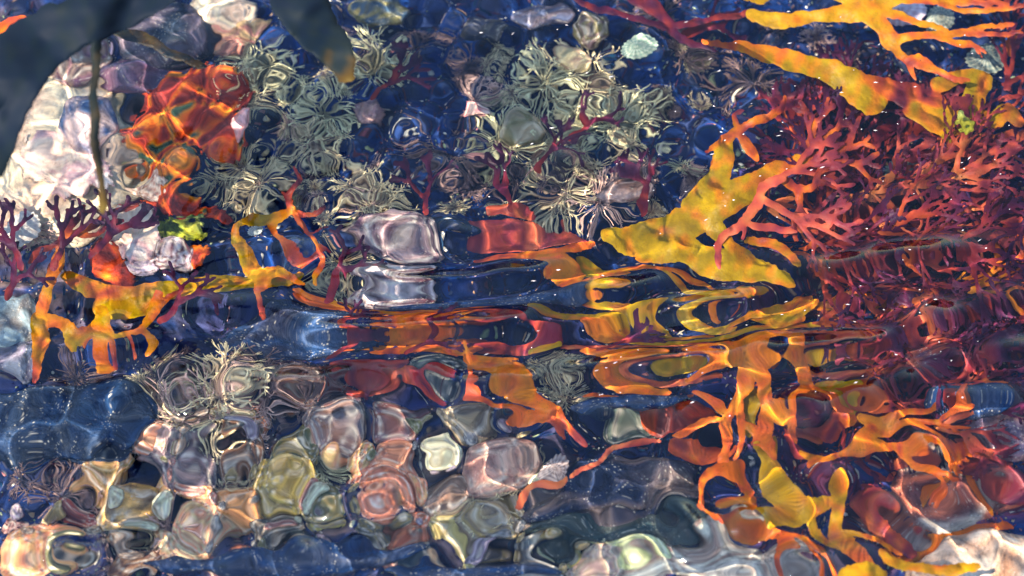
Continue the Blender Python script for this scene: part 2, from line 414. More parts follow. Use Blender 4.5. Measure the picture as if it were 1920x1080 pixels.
sheet('sponge', 'orange and red encrusting sponge spread over the rock at upper left', 'sponge',
      [('sponge', [[(300, 205, 40, .1), (340, 160, 30, .25), (395, 150, 24, .2), (440, 175, 30, .1)], [(300, 215, 34, .5), (290, 270, 40, .6), (320, 300, 42, .75)], [(320, 240, 50, .6), (370, 220, 50, .35), (420, 250, 42, .1)], [(250, 262, 20, .35), (300, 320, 30, .9), (330, 370, 24, .2), (360, 390, 18, .3)], [(285, 215, 14, .95), (275, 250, 12, 1)]])],
      0.088, 'sponge', mat=M_SPONGE, thick=0.004, rim=34, wave=0.003, web=10, seed=41, colnoise=0.3, edge=5, bumpy=0.35)
sheet('sponge', 'small dark red encrusting sponge below the cream boulder beside the pink crust disc', 'sponge',
      [('sponge', [[(195, 470, 24, .1), (215, 510, 26, .25), (240, 530, 18, .1)], [(370, 478, 20, .3), (384, 476, 14, .4)], [(230, 395, 6, 0), (290, 385, 9, .1), (370, 395, 10, .3), (420, 408, 6, .1)]])],
      0.09, 'sponge', mat=M_SPONGE, thick=0.004, rim=16, wave=0.002, seed=42, colnoise=0.15, edge=2)
sheet('coralline_crust', 'round pale pink crust disc with scalloped rim at left', 'crust',
      [('coralline_crust', [[(235, 425, 34, .1), (262, 445, 38, .4), (250, 465, 26, 1)]])], 0.085, 'crust', mat=M_CRUST, thick=0.004, rim=12, wave=0.001, seed=43, edge=3, bumpy=0.2)
sheet('coralline_crust', 'wide cream crust plate with jagged rim on the cream boulder', 'crust',
      [('coralline_crust', [[(90, 300, 46, .2), (150, 300, 50, .4), (190, 330, 26, 1)], [(120, 345, 30, .6), (200, 310, 20, .4)]])], 0.083, 'crust', mat=M_CRUST, thick=0.003, rim=8, wave=0.002, seed=44, edge=4, bumpy=0.2)
sheet('moss_patch', 'bright lime green algae patch right of the pink crust disc', 'algae patch',
      [('moss_patch', [[(300, 432, 14, .1), (335, 428, 18, .2), (372, 436, 12, .6)], [(380, 405, 7, .9), (350, 402, 6, .8)]])], 0.086, 'moss', mat=M_SPONGE, thick=0.004, rim=9, wave=0.001, seed=45, edge=4, bumpy=0.4)
stone('stone', 'mauve stone with an oval pale ring below the pink crust disc', 268, 500, 26, 20, lin(206, 178, 186), LAV, 0.09, 0.6, 46, 0, bands=10)
stone('stone', 'white and maroon striped stone right of the mauve ringed stone', 325, 478, 50, 32, lin(226, 206, 204), lin(110, 50, 60), 0.09, 0.6, 47, 0, bands=12)
stone('stone', 'cream and brown striped stone under the orange sponge', 285, 352, 56, 30, lin(226, 200, 176), lin(170, 110, 90), 0.09, 0.6, 48, -10, bands=14)
stone('stone', 'pale pink pointed stone on the right flank of the orange sponge', 452, 232, 22, 38, lin(220, 170, 170), lin(214, 140, 130), 0.085, 0.7, 49, -18)
stone('stone', 'greyish white block at the left edge below the red brown weeds', 30, 605, 52, 44, lin(140, 160, 166), GREY, 0.10, 0.6, 50, 5, facet=5)
stone('stone', 'mauve grey block at the left edge under the greyish white block', 34, 670, 44, 44, lin(130, 120, 136), lin(80, 90, 110), 0.105, 0.6, 51, 5, facet=5)
# ---- centre and top
stone('rock', 'rounded lavender rock left of centre with flowing pale bands', 745, 440, 96, 54, lin(190, 156, 150), lin(84, 58, 76), 0.10, 0.7, 60, -8, 'rock', bands=8)
stone('rock', 'white and maroon banded rock just below the lavender rock', 735, 532, 92, 32, lin(206, 188, 186), lin(96, 44, 52), 0.10, 0.6, 61, 4, 'rock', bands=8)
stone('rock', 'smooth dark blue cobble with glossy right side at the top centre', 1010, 28, 62, 34, lin(70, 78, 104), lin(96, 84, 92), 0.10, 0.7, 62, 0, 'rock', rough=0.05)
stone('rock', 'dull blue and olive cobble at the top right of the dark kelp blade', 715, 22, 60, 34, lin(54, 76, 96), OLV, 0.10, 0.7, 63, 0, 'rock', rough=0.05)
stone('rock', 'dark grey cobble left of the glossy blue cobble at the top', 905, 55, 45, 30, lin(44, 50, 70), GREY*0.5, 0.105, 0.7, 64, 0, 'rock', rough=0.05)
stone('rock', 'brown fan-shaped cobble at top between the blue cobble and the white shell', 1110, 52, 44, 34, lin(110, 86, 88), OLV, 0.10, 0.7, 65, 0, 'rock', bands=10)
stone('stone', 'yellowish cream pebble amid the branching coralline tufts at upper centre', 1076, 108, 40, 26, lin(232, 206, 150), TAN, 0.09, 0.7, 66, -30)
stone('stone', 'beige and olive stone amid the tufts at upper centre', 980, 235, 44, 34, lin(206, 186, 150), OLV, 0.095, 0.7, 67, 20)
stone('stone', 'rose pink knob left of the beige and olive stone', 890, 210, 34, 20, lin(214, 130, 130), lin(226, 190, 170), 0.095, 0.7, 68, 0, rough=0.16)
stone('stone', 'brownish mauve cone-shaped stone left of the dark hollow at upper left of centre', 690, 210, 30, 34, lin(140, 110, 116), lin(176, 140, 130), 0.095, 0.9, 69, 0)
stone('stone', 'slender salmon pebble lying in the dark hollow above centre', 905, 300, 28, 8, lin(190, 130, 120), lin(120, 90, 90), 0.095, 0.7, 70, -32)
stone('stone', 'tan crusted stone right of centre above the yellow weed', 1160, 360, 52, 30, lin(190, 160, 150), lin(120, 90, 80), 0.095, 0.7, 71, 14, rough=0.18)
# ---- bottom
stone('rock', 'long dark slate rock at bottom centre sloping up to the right', 1150, 925, 175, 56, lin(20, 34, 62), lin(100, 84, 80), 0.10, 0.45, 80, 10, 'rock', sub=5, rough=0.14)
stone('rock', 'dark green slab below the long slate rock', 1150, 985, 160, 34, lin(34, 56, 60), lin(70, 74, 66), 0.105, 0.4, 81, 8, 'rock')
stone('boulder', 'white and grey marbled boulder at the bottom edge right of centre', 1330, 1060, 150, 78, WHITE, lin(176, 140, 120), 0.13, 0.5, 82, 6, 'boulder', sub=5, bands=5, rough=0.07)
stone('boulder', 'large smooth brown pink boulder at bottom right', 1745, 950, 165, 110, lin(190, 100, 70), lin(104, 56, 60), 0.135, 0.5, 83, 8, 'boulder', sub=5, rough=0.08, bands=3.5)
stone('rock', 'pale orange rock in the bottom right corner under the brown pink boulder', 1850, 1060, 120, 50, lin(200, 140, 100), lin(226, 190, 160), 0.10, 0.5, 84, 8, 'rock', bands=6)
stone('rock', 'purple grey rock at the right edge above the brown pink boulder', 1880, 800, 90, 60, lin(104, 88, 108), lin(128, 92, 92), 0.10, 0.5, 85, 8, 'rock')
stone('rock', 'reddish brown oval rock at right below the red thicket', 1740, 665, 60, 44, lin(150, 70, 50), lin(80, 50, 70), 0.09, 0.6, 86, 8, 'rock')
stone('rock', 'rock in the lower left coloured deep blue like the reflected sky', 110, 800, 170, 80, lin(16, 48, 84), lin(22, 38, 60), 0.11, 0.4, 87, -6, 'rock', sub=5)  # blue haze of reflected sky put into the stone colour
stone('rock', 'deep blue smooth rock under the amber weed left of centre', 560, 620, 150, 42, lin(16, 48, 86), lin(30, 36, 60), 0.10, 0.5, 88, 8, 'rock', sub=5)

for i, (px, py, rx, ry, rot, lab) in enumerate([(540, 1052, 250, 24, 3, 'added long blue sky-reflection slab along the bottom edge left of centre'), (880, 1066, 150, 18, 4, 'added narrow blue sky-reflection slab at the bottom edge under the brick pink pebble'), (930, 560, 190, 20, 2, 'added long navy sky-reflection slab under the wave crests at the centre'),
      (1190, 760, 110, 26, 6, 'added short blue sky-reflection slab left of the net-like frond'), (1810, 750, 80, 26, 3, 'added dark blue sky-reflection slab at right above the brown pink boulder')]):
    stone('rock', lab, px, py, rx, ry, lin(14, 50, 92), lin(50, 60, 84), 0.075, 0.9, 740+i, rot, 'rock', 'added sky-reflection slabs', rough=0.05)  # added slabs: blue of sky-reflecting wave troughs put in as stone
# ---- pebbles of the bottom bed
PEB = [  # px, py, rx, ry, colour words, c1, c2
 (235, 965, 56, 48, 'ochre and grey', OCH, GREY), (345, 870, 80, 56, 'grey lilac', lin(130, 118, 136), lin(60, 64, 90)), (70, 1030, 60, 44, 'peach', lin(206, 150, 110), ROSE),
 (25, 1000, 30, 40, 'dusty mauve', LAV*0.8, PUR), (205, 885, 46, 40, 'taupe', TAN*0.7, OLV), (520, 905, 60, 44, 'olive yellow', lin(160, 150, 84), OLV), (470, 770, 44, 38, 'copper', lin(170, 104, 70), GREY),
 (395, 750, 46, 36, 'brown grey', TAN*0.6, DARKB), (610, 790, 52, 44, 'slate', lin(84, 88, 110), lin(120, 96, 92)), (740, 790, 52, 42, 'purple grey', lin(84, 80, 104), lin(120, 80, 80)), (865, 780, 60, 44, 'silver', lin(150, 146, 130), lin(90, 90, 96)),
 (745, 865, 50, 32, 'terracotta pink', lin(180, 128, 110), lin(150, 104, 96)), (695, 920, 56, 40, 'salmon', lin(196, 116, 96), lin(176, 110, 100)), (935, 880, 78, 62, 'lilac pink', lin(186, 158, 160), lin(140, 110, 116)), (845, 930, 50, 40, 'dove grey', lin(130, 116, 116), lin(90, 80, 80)),
 (665, 850, 44, 36, 'sandy', lin(196, 160, 116), ROSE), (570, 850, 40, 32, 'dark green', lin(60, 76, 70), OLV), (440, 960, 50, 34, 'bronze', lin(150, 110, 80), lin(190, 150, 110)), (380, 990, 44, 34, 'rosy cream', lin(216, 176, 150), ROSE),
 (510, 990, 52, 30, 'charcoal', lin(54, 60, 70), GREY), (615, 985, 44, 28, 'lemon grey', lin(170, 166, 90), GREY), (700, 990, 44, 28, 'dark slate', lin(60, 70, 80), OLV), (770, 1000, 60, 36, 'brick pink', lin(176, 104, 90), lin(140, 96, 80)),
 (850, 1000, 40, 30, 'straw', lin(186, 170, 120), OLV), (920, 990, 44, 28, 'khaki', lin(150, 140, 100), GREY), (330, 1040, 60, 34, 'coral pink', lin(206, 130, 110), lin(230, 200, 180)), (140, 960, 34, 26, 'wine brown', PUR, RUST*0.6),
 (160, 1010, 34, 24, 'ash grey', GREY, DARKB), (430, 1060, 50, 26, 'pink brown', ROSE*0.8, PUR), (560, 1060, 46, 26, 'pinkish tan', lin(190, 140, 120), GREY), (250, 1055, 40, 26, 'dark brown', lin(70, 50, 50), TAN*0.6),
 (960, 960, 36, 26, 'steel grey', lin(96, 100, 110), OLV), (595, 940, 32, 26, 'bottle green', lin(50, 70, 60), OLV), (275, 820, 36, 28, 'rust pink', lin(186, 110, 90), GREY), (240, 780, 34, 30, 'brown blue', lin(70, 70, 90), TAN*0.6),
 (1010, 1060, 60, 30, 'steel blue', lin(60, 80, 110), GREY), (1120, 1055, 52, 28, 'pale pinkish', lin(196, 170, 160), LAV), (800, 1055, 60, 28, 'dusky blue', lin(50, 74, 104), GREY), (1195, 1015, 60, 24, 'yellow white', lin(220, 206, 150), WHITE),
 (1490, 1050, 44, 40, 'pearl grey', lin(180, 172, 176), lin(120, 120, 130)), (1180, 790, 40, 30, 'grey green', lin(80, 100, 100), DARKB), (560, 730, 40, 24, 'mauve brown', lin(110, 80, 90), TAN*0.6), (640, 720, 34, 24, 'dim maroon', PUR, RUST*0.6),
 (830, 700, 56, 44, 'ink blue', lin(24, 44, 70), lin(40, 60, 76)), (1270, 1000, 60, 24, 'white', WHITE, LAV), (1090, 1010, 40, 18, 'mustard', lin(190, 170, 90), WHITE),
 (365, 930, 36, 24, 'caramel', lin(190, 134, 90), TAN), (300, 930, 30, 26, 'buff', TAN, OCH), (460, 850, 34, 44, 'umber', lin(110, 84, 70), DARKB), (790, 900, 30, 30, 'apricot', lin(206, 150, 116), ROSE), (1015, 905, 22, 40, 'plum grey', lin(100, 84, 100), DARKB)]
def where(px, py):
    h = 'left edge' if px < 160 else 'left' if px < 420 else 'left of centre' if px < 760 else 'centre' if px < 1060 else 'right of centre'
    return h
for i, (px, py, rx, ry, cw, c1, c2) in enumerate(PEB):
    size = 'large' if rx >= 56 else 'medium' if rx >= 42 else 'small'
    row = 'just above the bottom edge' if py > 1035 else 'low in the pebble bed' if py > 940 else 'in the middle of the pebble bed' if py > 830 else 'at the top of the pebble bed'
    stone('pebble', f'{size} {cw} pebble {row}, {where(px, py)}', px, py, rx*1.12, ry*1.12, np.minimum(c1*np.array([2.0, 1.5, 1.0]), .85), np.minimum(c2*np.array([1.6, 1.2, .8]), .85), 0.118+0.006*math.sin(i*2.3), 0.62, 200+i, random.uniform(-30, 30), 'pebble', 'pebbles of the lower bed', facet=6 if i % 3 else 3, rough=0.06, bands=6+(i*5) % 7)

# ---- shells
def limpet(label, px, py, r, c1, c2, depth, seed, rot=0, ribs=18, h=0.45):
    nr, na = 14, 72; v = [(0, 0, h*r)]; cols = [c2]
    for i in range(1, nr+1):
        t = i/nr
        for j in range(na):
            a = j/na*6.283; rr = r*t*(1+0.05*math.sin(a*ribs)*t+0.06*math.sin(a*2+seed)); 
            v.append((rr*math.cos(a)*1.15, rr*math.sin(a)*0.85, h*r*(1-t**1.3)+0.02*r*math.sin(a*ribs)))
            m = 0.5+0.5*math.sin(a*ribs)*0.6+0.3*math.sin(t*22+seed); cols.append(c1*(1-m)+c2*m)
    f3 = [(0, 1+j, 1+(j+1) % na) for j in range(na)]; f4 = []
    for i in range(nr-1):
        for j in range(na): a = 1+i*na+j; b = 1+i*na+(j+1) % na; f4.append((a, a+na, b+na, b))
    o = link('limpet_shell', mesh_data('limpet_shell', v, [np.array(f3), np.array(f4)], M_SHELL, np.array(cols)))
    place(o, px, py, depth, (0.1, -0.1, rot)); tag(o, label, 'shell', 'limpet shells')
limpet('pale mint white shell alone on dark weed right of top centre', 1196, 90, 0.015, lin(120, 150, 130), lin(190, 196, 168), 0.045, 1, 0.3)
limpet('small grey shell sliver right of the slate rock tip near the pebbles', 1038, 880, 0.011, lin(120, 100, 96), lin(190, 170, 160), 0.08, 2, 1.2)
limpet('white limpet half hidden under the gold frond at top right', 1690, 20, 0.020, lin(206, 176, 186), lin(240, 230, 236), 0.08, 3, 0.2)
limpet('grey blue ribbed limpet among the thin orange branches at top right', 1762, 36, 0.017, lin(90, 110, 110), lin(180, 176, 150), 0.09, 4, 0.9)
limpet('dark ribbed limpet right of the tree-like orange branches at upper right', 1850, 110, 0.019, lin(60, 84, 90), lin(150, 150, 130), 0.09, 5, 0.1)
limpet('pale round limpet on the cream boulder rim near the left edge', 40, 430, 0.020, lin(206, 190, 180), lin(236, 226, 206), 0.08, 6, 0.7)
limpet('tiny whitish barnacle-like shell right of the amber weed loop', 480, 432, 0.009, lin(150, 160, 150), lin(210, 214, 206), 0.07, 7, 0.7)
limpet('grey green limpet in the dark gap left of the coral red bush', 1700, 320, 0.018, lin(70, 90, 90), lin(170, 176, 150), 0.09, 8, 0.2)

# ---- coralline tufts
def tuft_mesh(name, seed, R=0.022, n=44, c0=lin(110, 78, 80), c1=lin(255, 232, 180), flat=0.5):
    """jointed, forking twigs fanned out from one hold"""
    r = np.random.default_rng(seed); V = []; F = []; C = []
    def tube(pts, rad, ca, cb):
        k0 = len(V); prev = None
        for i, p in enumerate(pts):
            t = i/(len(pts)-1); rr = rad*(1-0.35*t)*(1.0 if i % 2 == 0 else 0.72)
            d = pts[min(i+1, len(pts)-1)]-pts[max(i-1, 0)]; d = d/np.linalg.norm(d)
            a = np.cross(d, [0.3, 0.2, 1]); a /= np.linalg.norm(a); b = np.cross(d, a)
            for q in range(4):
                an = q*math.pi/2; V.append(p+rr*(math.cos(an)*a+math.sin(an)*b)); C.append(ca*(1-t)+cb*t)
            if i:
                for q in range(4): s = k0+(i-1)*4; F.append((s+q, s+(q+1) % 4, s+4+(q+1) % 4, s+4+q))
        s = k0+(len(pts)-1)*4; F.append((s, s+1, s+2, s+3))
    def grow(p, d, L, rad, lvl, t0):
        pts = [p]; steps = 4
        for i in range(steps):
            d = d+0.07*r.standard_normal(3)+np.array([0, 0, -0.05]); d /= np.linalg.norm(d); p = p+d*L/steps; pts.append(p)
        t1 = min(1, t0+0.4); tube(pts, rad, c0*(1-t0**1.1)+c1*t0**1.1, c0*(1-t1**1.1)+c1*t1**1.1)
        if lvl:
            for k in range(2 if r.random() < .75 else 3): grow(p, d+0.34*r.standard_normal(3)*np.array([1, 1, .6]), L*0.65, rad*0.75, lvl-1, t1)
    for i in range(n):
        a = r.random()*6.283; el = 0.25+flat*r.random()**1.2*1.6
        d = np.array([math.cos(a)*math.cos(el), math.sin(a)*math.cos(el), math.sin(el)])
        grow(np.array([0.002*r.standard_normal(), 0.002*r.standard_normal(), 0.0]), d, R*(0.42+0.42*r.random()), R*0.040+0.0001, 2, 0.0)
    return mesh_data(name, np.array(V), np.array(F), M_CORAL, np.array(C))
TM = {'cream': [tuft_mesh('tuft', 300+i) for i in range(3)],
      'green': [tuft_mesh('tuft', 310+i, c0=lin(84, 80, 66), c1=lin(255, 244, 190)) for i in range(2)],
      'pink': [tuft_mesh('tuft', 320+i, c0=lin(90, 50, 60), c1=lin(244, 200, 180)) for i in range(2)],
      'dark': [tuft_mesh('tuft', 330+i, c0=lin(20, 34, 60), c1=lin(150, 120, 112)) for i in range(2)]}
TW = {'cream': 'cream tipped', 'green': 'pale green', 'pink': 'pinkish', 'dark': 'dusky'}
LM = [((420, 60), 'below the gold and pink knobbly rock'), ((470, 160), 'right of the orange sponge'), ((420, 330), 'below the orange sponge'), ((560, 300), 'left of the dark hollow'), ((600, 190), 'under the dark kelp tip'), ((700, 110), 'right of the dark kelp tip'), ((690, 380), 'above the lavender rock'),
      ((900, 140), 'left of the cream pebble at upper centre'), ((1110, 170), 'around the cream pebble at upper centre'), ((1130, 250), 'below the cream pebble at upper centre'), ((1080, 370), 'left of the yellow weed tip'), ((920, 240), 'beside the rose pink knob'), ((850, 340), 'in the dark hollow above centre'), ((350, 720), 'above the grey lilac pebble'), ((550, 720), 'on the mauve patch left of centre'),
      ((300, 1010), 'among the lower left pebbles'), ((1030, 690), 'beside the orange three-cornered blade'), ((970, 930), 'beside the slate rock tip'), ((1300, 120), 'left of the amber frond stem'), ((1500, 60), 'under the gold frond at top right'), ((40, 380), 'on the left boulder'), ((640, 560), 'left of the banded rock'), ((120, 900), 'by the lower left blue rock')]
TUFTS = [(440, 90, 1.0, 'dark'), (500, 130, 1.1, 'green'), (470, 190, 1.0, 'cream'), (425, 165, .9, 'cream'), (560, 180, 1.2, 'green'), (610, 215, 1.2, 'green'), (540, 240, 1.1, 'cream'), (600, 270, 1.4, 'cream'), (530, 290, 1.4, 'cream'), (450, 310, 1.3, 'cream'), (410, 345, 1.1, 'cream'), (490, 360, 1.2, 'cream'), (570, 350, 1.1, 'dark'), (610, 400, 1.0, 'cream'), (680, 370, 1.1, 'cream'), (710, 395, 1.0, 'cream'),
 (700, 120, 1.1, 'green'), (880, 130, 1.1, 'dark'), (925, 125, 1.2, 'cream'), (900, 185, 1.1, 'pink'), (960, 180, 1.4, 'cream'), (1020, 160, 1.3, 'green'), (1100, 150, 1.5, 'cream'), (1130, 190, 1.2, 'cream'), (1080, 215, 1.1, 'green'), (1050, 250, 1.2, 'cream'), (1110, 250, 1.3, 'green'), (1170, 240, 1.3, 'green'), (1170, 280, 1.1, 'cream'), (940, 260, 1.1, 'green'), (1000, 290, 1.0, 'cream'), (1060, 320, 1.3, 'dark'), (1100, 310, 1.2, 'cream'), (1040, 375, 1.2, 'cream'), (1120, 380, 1.2, 'pink'), (1190, 330, 1.0, 'pink'), 
 (830, 290, 1.2, 'dark'), (880, 340, 1.5, 'dark'), (950, 320, 1.0, 'dark'), 
 (300, 745, 1.2, 'cream'), (350, 770, 1.4, 'pink'), (385, 800, 1.3, 'cream'), (320, 700, 1.2, 'dark'), (430, 720, 1.1, 'cream'), (500, 740, 1.2, 'pink'), (265, 830, 1.0, 'pink'), (440, 810, 1.0, 'pink'), (575, 700, 1.4, 'dark'), (540, 740, 1.3, 'dark'), (620, 740, 1.1, 'dark'), (480, 690, 1.0, 'dark'),
 (280, 1030, 1.1, 'cream'), (330, 1005, 1.0, 'pink'), (220, 1050, .9, 'dark'), (1035, 705, .9, 'cream'), (1060, 740, .8, 'cream'), (600, 870, .8, 'green'), (790, 950, .8, 'dark'), (990, 925, 1.0, 'cream'), (900, 960, .9, 'cream'), (430, 925, .8, 'cream'),
 (1240, 200, 1.1, 'dark'), (1290, 100, 1.1, 'dark'), (1400, 160, 1.2, 'dark'), (1450, 50, 1.1, 'dark'), (1530, 75, 1.0, 'pink'), (1590, 120, 1.0, 'dark'), (830, 60, 1.0, 'dark'), (780, 90, 1.0, 'dark'), (1240, 30, 1.0, 'dark'), (60, 430, 1.0, 'pink'), (110, 385, .8, 'cream'), (650, 500, 1.0, 'cream'), (660, 550, .9, 'cream'), (60, 900, 1.1, 'dark'), (130, 930, 1.1, 'dark'), (150, 700, 1.1, 'dark')]
tl = {}
for i, (px, py, s, kd) in enumerate(TUFTS):
    lm = min(LM, key=lambda q: (q[0][0]-px)**2+(q[0][1]-py)**2)[1]
    tl.setdefault((kd, lm), []).append(i)
ORD = ['leftmost', 'second from left', 'third from left', 'fourth from left', 'fifth from left', 'sixth from left']
NUM = {2: 'two', 3: 'three', 4: 'four', 5: 'five', 6: 'six'}
for (kd, lm), ids in tl.items():
    ids.sort(key=lambda i: TUFTS[i][0])
    for k, i in enumerate(ids):
        px, py, s, _ = TUFTS[i]
        lab = f'{TW[kd]} coralline tuft {lm}'
        if len(ids) > 1: lab += f', {ORD[k] if k < len(ids)-1 or len(ids) > 6 else "rightmost"} of {NUM.get(len(ids), "several")}'
        ms = TM[kd]; o = link('coralline_tuft', ms[i % len(ms)])
        q = P(px, py, 0.11); dz = -bed_z(q[0], q[1])-0.006
        place(o, px, py, dz, (random.uniform(-.35, .35), random.uniform(-.35, .35), random.uniform(0, 6.28))); s *= random.uniform(0.55, 1.4); o.scale = (s, s, s*0.8)
        tag(o, lab, 'coralline algae', 'coralline algae tufts')

rt = np.random.default_rng(1234); k_ = 0
while k_ < 46:                      # the small ones in the dark weed
    px, py = rt.uniform(430, 1330), rt.uniform(60, 400)
    if abs(px-790) < 90 and abs(py-230) < 120: continue
    ms = TM[['cream', 'green', 'pink', 'cream'][k_ % 4]]; o = link('coralline_tuft', ms[k_ % len(ms)])
    q = P(px, py, 0.11); place(o, px, py, -bed_z(q[0], q[1])-0.008, (rt.uniform(-.5, .5), rt.uniform(-.5, .5), rt.uniform(0, 6.28)))
    sc_ = rt.uniform(0.3, 0.6); o.scale = (sc_, sc_, sc_)
    tag(o, 'tiny pale coralline sprig half sunk in the dark weed across the top of the pool', 'coralline algae', 'tiny coralline sprigs'); k_ += 1
k_ = 0
while k_ < 60:                      # small pebbles wedged between the larger ones
    px, py = rt.uniform(10, 1080), rt.uniform(730, 1075)
    if px < 240 and py < 900: continue
    cc_ = [CREAM, ROSE, OCH, GREY*1.6, LAV, TAN, OLV*1.5][k_ % 7]
    stone('pebble', 'tiny pebble wedged in a gap between the larger pebbles of the lower bed', px, py, rt.uniform(12, 24), rt.uniform(10, 18), np.minimum(cc_*1.2, .9), cc_*0.5, 0.098+rt.uniform(0, .012), 0.7, 2000+k_, rt.uniform(-60, 60), 'pebble', 'tiny gap pebbles', sub=3, rough=0.08, bands=6); k_ += 1
# ---- fronds
r_ = lambda s: np.random.default_rng(s)
sheet('frond', 'bright gold forking frond reaching in from the top right with thin orange tips', 'seaweed', [
  ('blade', [[(1408, 30, 11, .1), (1470, 38, 12, .1), (1540, 28, 11, .1), (1610, 22, 16, .15), (1650, 10, 18, .2), (1690, -15, 16, .2)], [(1560, -20, 18, .1), (1610, 5, 14, .1), (1640, 20, 14, .15)], [(1620, 30, 10, .2), (1650, 50, 13, .25), (1670, 80, 13, .3)]]),
  ('branch', [[(1672, 75, 8, .35), (1690, 105, 7, .45), (1700, 118, 6, .6), (1715, 150, 2, .8)], [(1700, 112, 6, .55), (1740, 125, 6, .6), (1790, 148, 3, .75), (1820, 152, 1.5, .8)], [(1700, 110, 4, .6), (1730, 105, 3, .7), (1752, 130, 2, .9)]]),
  ('branch', [[(1672, 72, 8, .35), (1720, 68, 6, .45), (1790, 62, 4.5, .5), (1850, 50, 3.5, .6), (1905, 46, 2, .7)], [(1720, 68, 5, .45), (1770, 72, 4, .6), (1810, 82, 4, .65), (1850, 98, 2, .8)], [(1790, 62, 3, .6), (1850, 64, 3, .6), (1915, 62, 2, .7)], [(1810, 82, 3, .7), (1830, 90, 3, .75), (1840, 108, 1.5, .9)]]),
  ('branch', [[(1650, 25, 6, .4), (1690, 30, 6, .4), (1735, 45, 4, .5), (1775, 56, 3, .6)], [(1650, 30, 6, .35), (1675, 60, 4, .4), (1685, 80, 3, .5)]]),
  ('branch', [[(1680, -2, 6, .4), (1760, 0, 5, .5), (1840, 6, 4, .6), (1890, 6, 2, .7)], [(1760, 4, 4, .5), (1810, 20, 4, .55), (1860, 18, 3, .6), (1925, 12, 2, .8)]])],
  0.022, 'gold', seed=1, cell=2.0, web=6, wave=0.003)
sheet('frond', 'short piece of yellow frond cut by the top edge', 'seaweed', [('frond', [[(1395, -14, 10, 0), (1425, -4, 11, 0), (1440, -12, 8, 0)]])], 0.022, 'gold', seed=2)
sheet('stipe', 'thin maroon stem crossing from the top edge to the gold frond', 'seaweed stem', [
  ('stem', [[(1070, -8, 3, .5), (1130, 15, 4, .5), (1190, 35, 4, .5), (1250, 48, 5, .5), (1300, 44, 4, .3), (1360, 32, 4, .1), (1408, 26, 4, .1)]]), ('blade', [[(1195, -10, 22, .4), (1225, 12, 14, .4), (1258, 42, 5, .4)]]), ('root', [[(1250, 48, 4, .5), (1280, 70, 4, .6), (1340, 95, 3, .8)]])],
  0.035, 'wine', seed=3, mat=M_BRANCH, wave=0.002)
sheet('frond', 'broad amber blade with a narrow stem, widening to the right under the gold frond', 'seaweed', [
  ('stem', [[(1320, 78, 4, .6), (1385, 86, 8, .5)]]), ('blade', [[(1385, 86, 8, .45), (1440, 102, 12, .3), (1500, 118, 16, .15), (1560, 135, 20, .05), (1600, 160, 28, .05), (1640, 190, 24, .15)], [(1600, 150, 14, .2), (1680, 172, 20, .85), (1760, 200, 20, .9)]]),
  ('lobe', [[(1720, 200, 24, .2), (1770, 225, 26, .1), (1810, 215, 24, .2), (1830, 170, 18, .15), (1845, 150, 14, .1), (1800, 145, 12, .2), (1760, 160, 14, .2)], [(1735, 215, 10, .1), (1760, 240, 7, .1), (1785, 262, 4, .1)]]),
  ('lobe', [[(1825, 215, 14, .2), (1860, 226, 13, .25), (1890, 210, 11, .3), (1912, 228, 5, .5)]]) ], 0.030, 'amber', seed=4, wave=0.004, web=9, tilt=(0.10, 0))
sheet('moss_patch', 'bright yellow fuzzy knob on the amber lobe at upper right', 'algae patch', [('moss_patch', [[(1803, 225, 9, .6), (1814, 240, 10, .5), (1800, 215, 5, .8)]])], 0.010, 'moss', mat=M_SPONGE, thick=0.004, rim=8, wave=0.001, seed=5, edge=3, bumpy=0.5)

# main yellow kelp
sheet('frond', 'large yellow antler-shaped frond with red forking tips right of centre', 'seaweed', [
  ('blade', [[(1135, 440, 10, .0), (1180, 448, 22, .0), (1240, 440, 32, .0), (1300, 412, 30, .0), (1350, 380, 28, .05), (1400, 355, 24, .15), (1450, 325, 18, .35), (1500, 300, 13, .45)],
             [(1330, 400, 22, .0), (1345, 345, 22, .05), (1355, 300, 20, .1), (1360, 268, 13, .3)], [(1295, 380, 16, 0), (1320, 345, 14, .0)]]),
  ('blade', [[(1260, 455, 18, .0), (1310, 480, 24, .0), (1370, 500, 24, .0), (1430, 515, 14, .05), (1480, 528, 6, .1)], [(1200, 478, 8, .05), (1260, 475, 14, .0), (1300, 470, 16, .0)], [(1340, 430, 14, 0), (1370, 460, 10, .1), (1410, 495, 10, .1), (1450, 512, 8, .1)], [(1400, 450, 7, .3), (1450, 455, 9, .4), (1480, 480, 8, .3), (1500, 505, 4, .2)]]),
  ('branch', [[(1360, 270, 10, .4), (1385, 245, 7, .5), (1420, 228, 6, .6), (1460, 205, 5, .65), (1472, 180, 3, .8)], [(1360, 262, 6, .5), (1345, 270, 4, .6), (1322, 280, 2, .8)], [(1385, 245, 5, .6), (1400, 270, 6, .5), (1418, 298, 5, .5)], [(1385, 240, 4, .7), (1380, 215, 3, .8), (1398, 205, 2, .9)]]),
  ('branch', fork(r_(51), 1490, 300, 0.9, 48, 7, 3, .55, .45, .95)), ('branch', fork(r_(52), 1500, 298, 0.2, 52, 7, 3, .5, .5, .95)), ('branch', fork(r_(53), 1455, 322, -0.7, 46, 6, 3, .5, .5, .9))],
  0.028, 'amber', seed=6, wave=0.004, web=8)
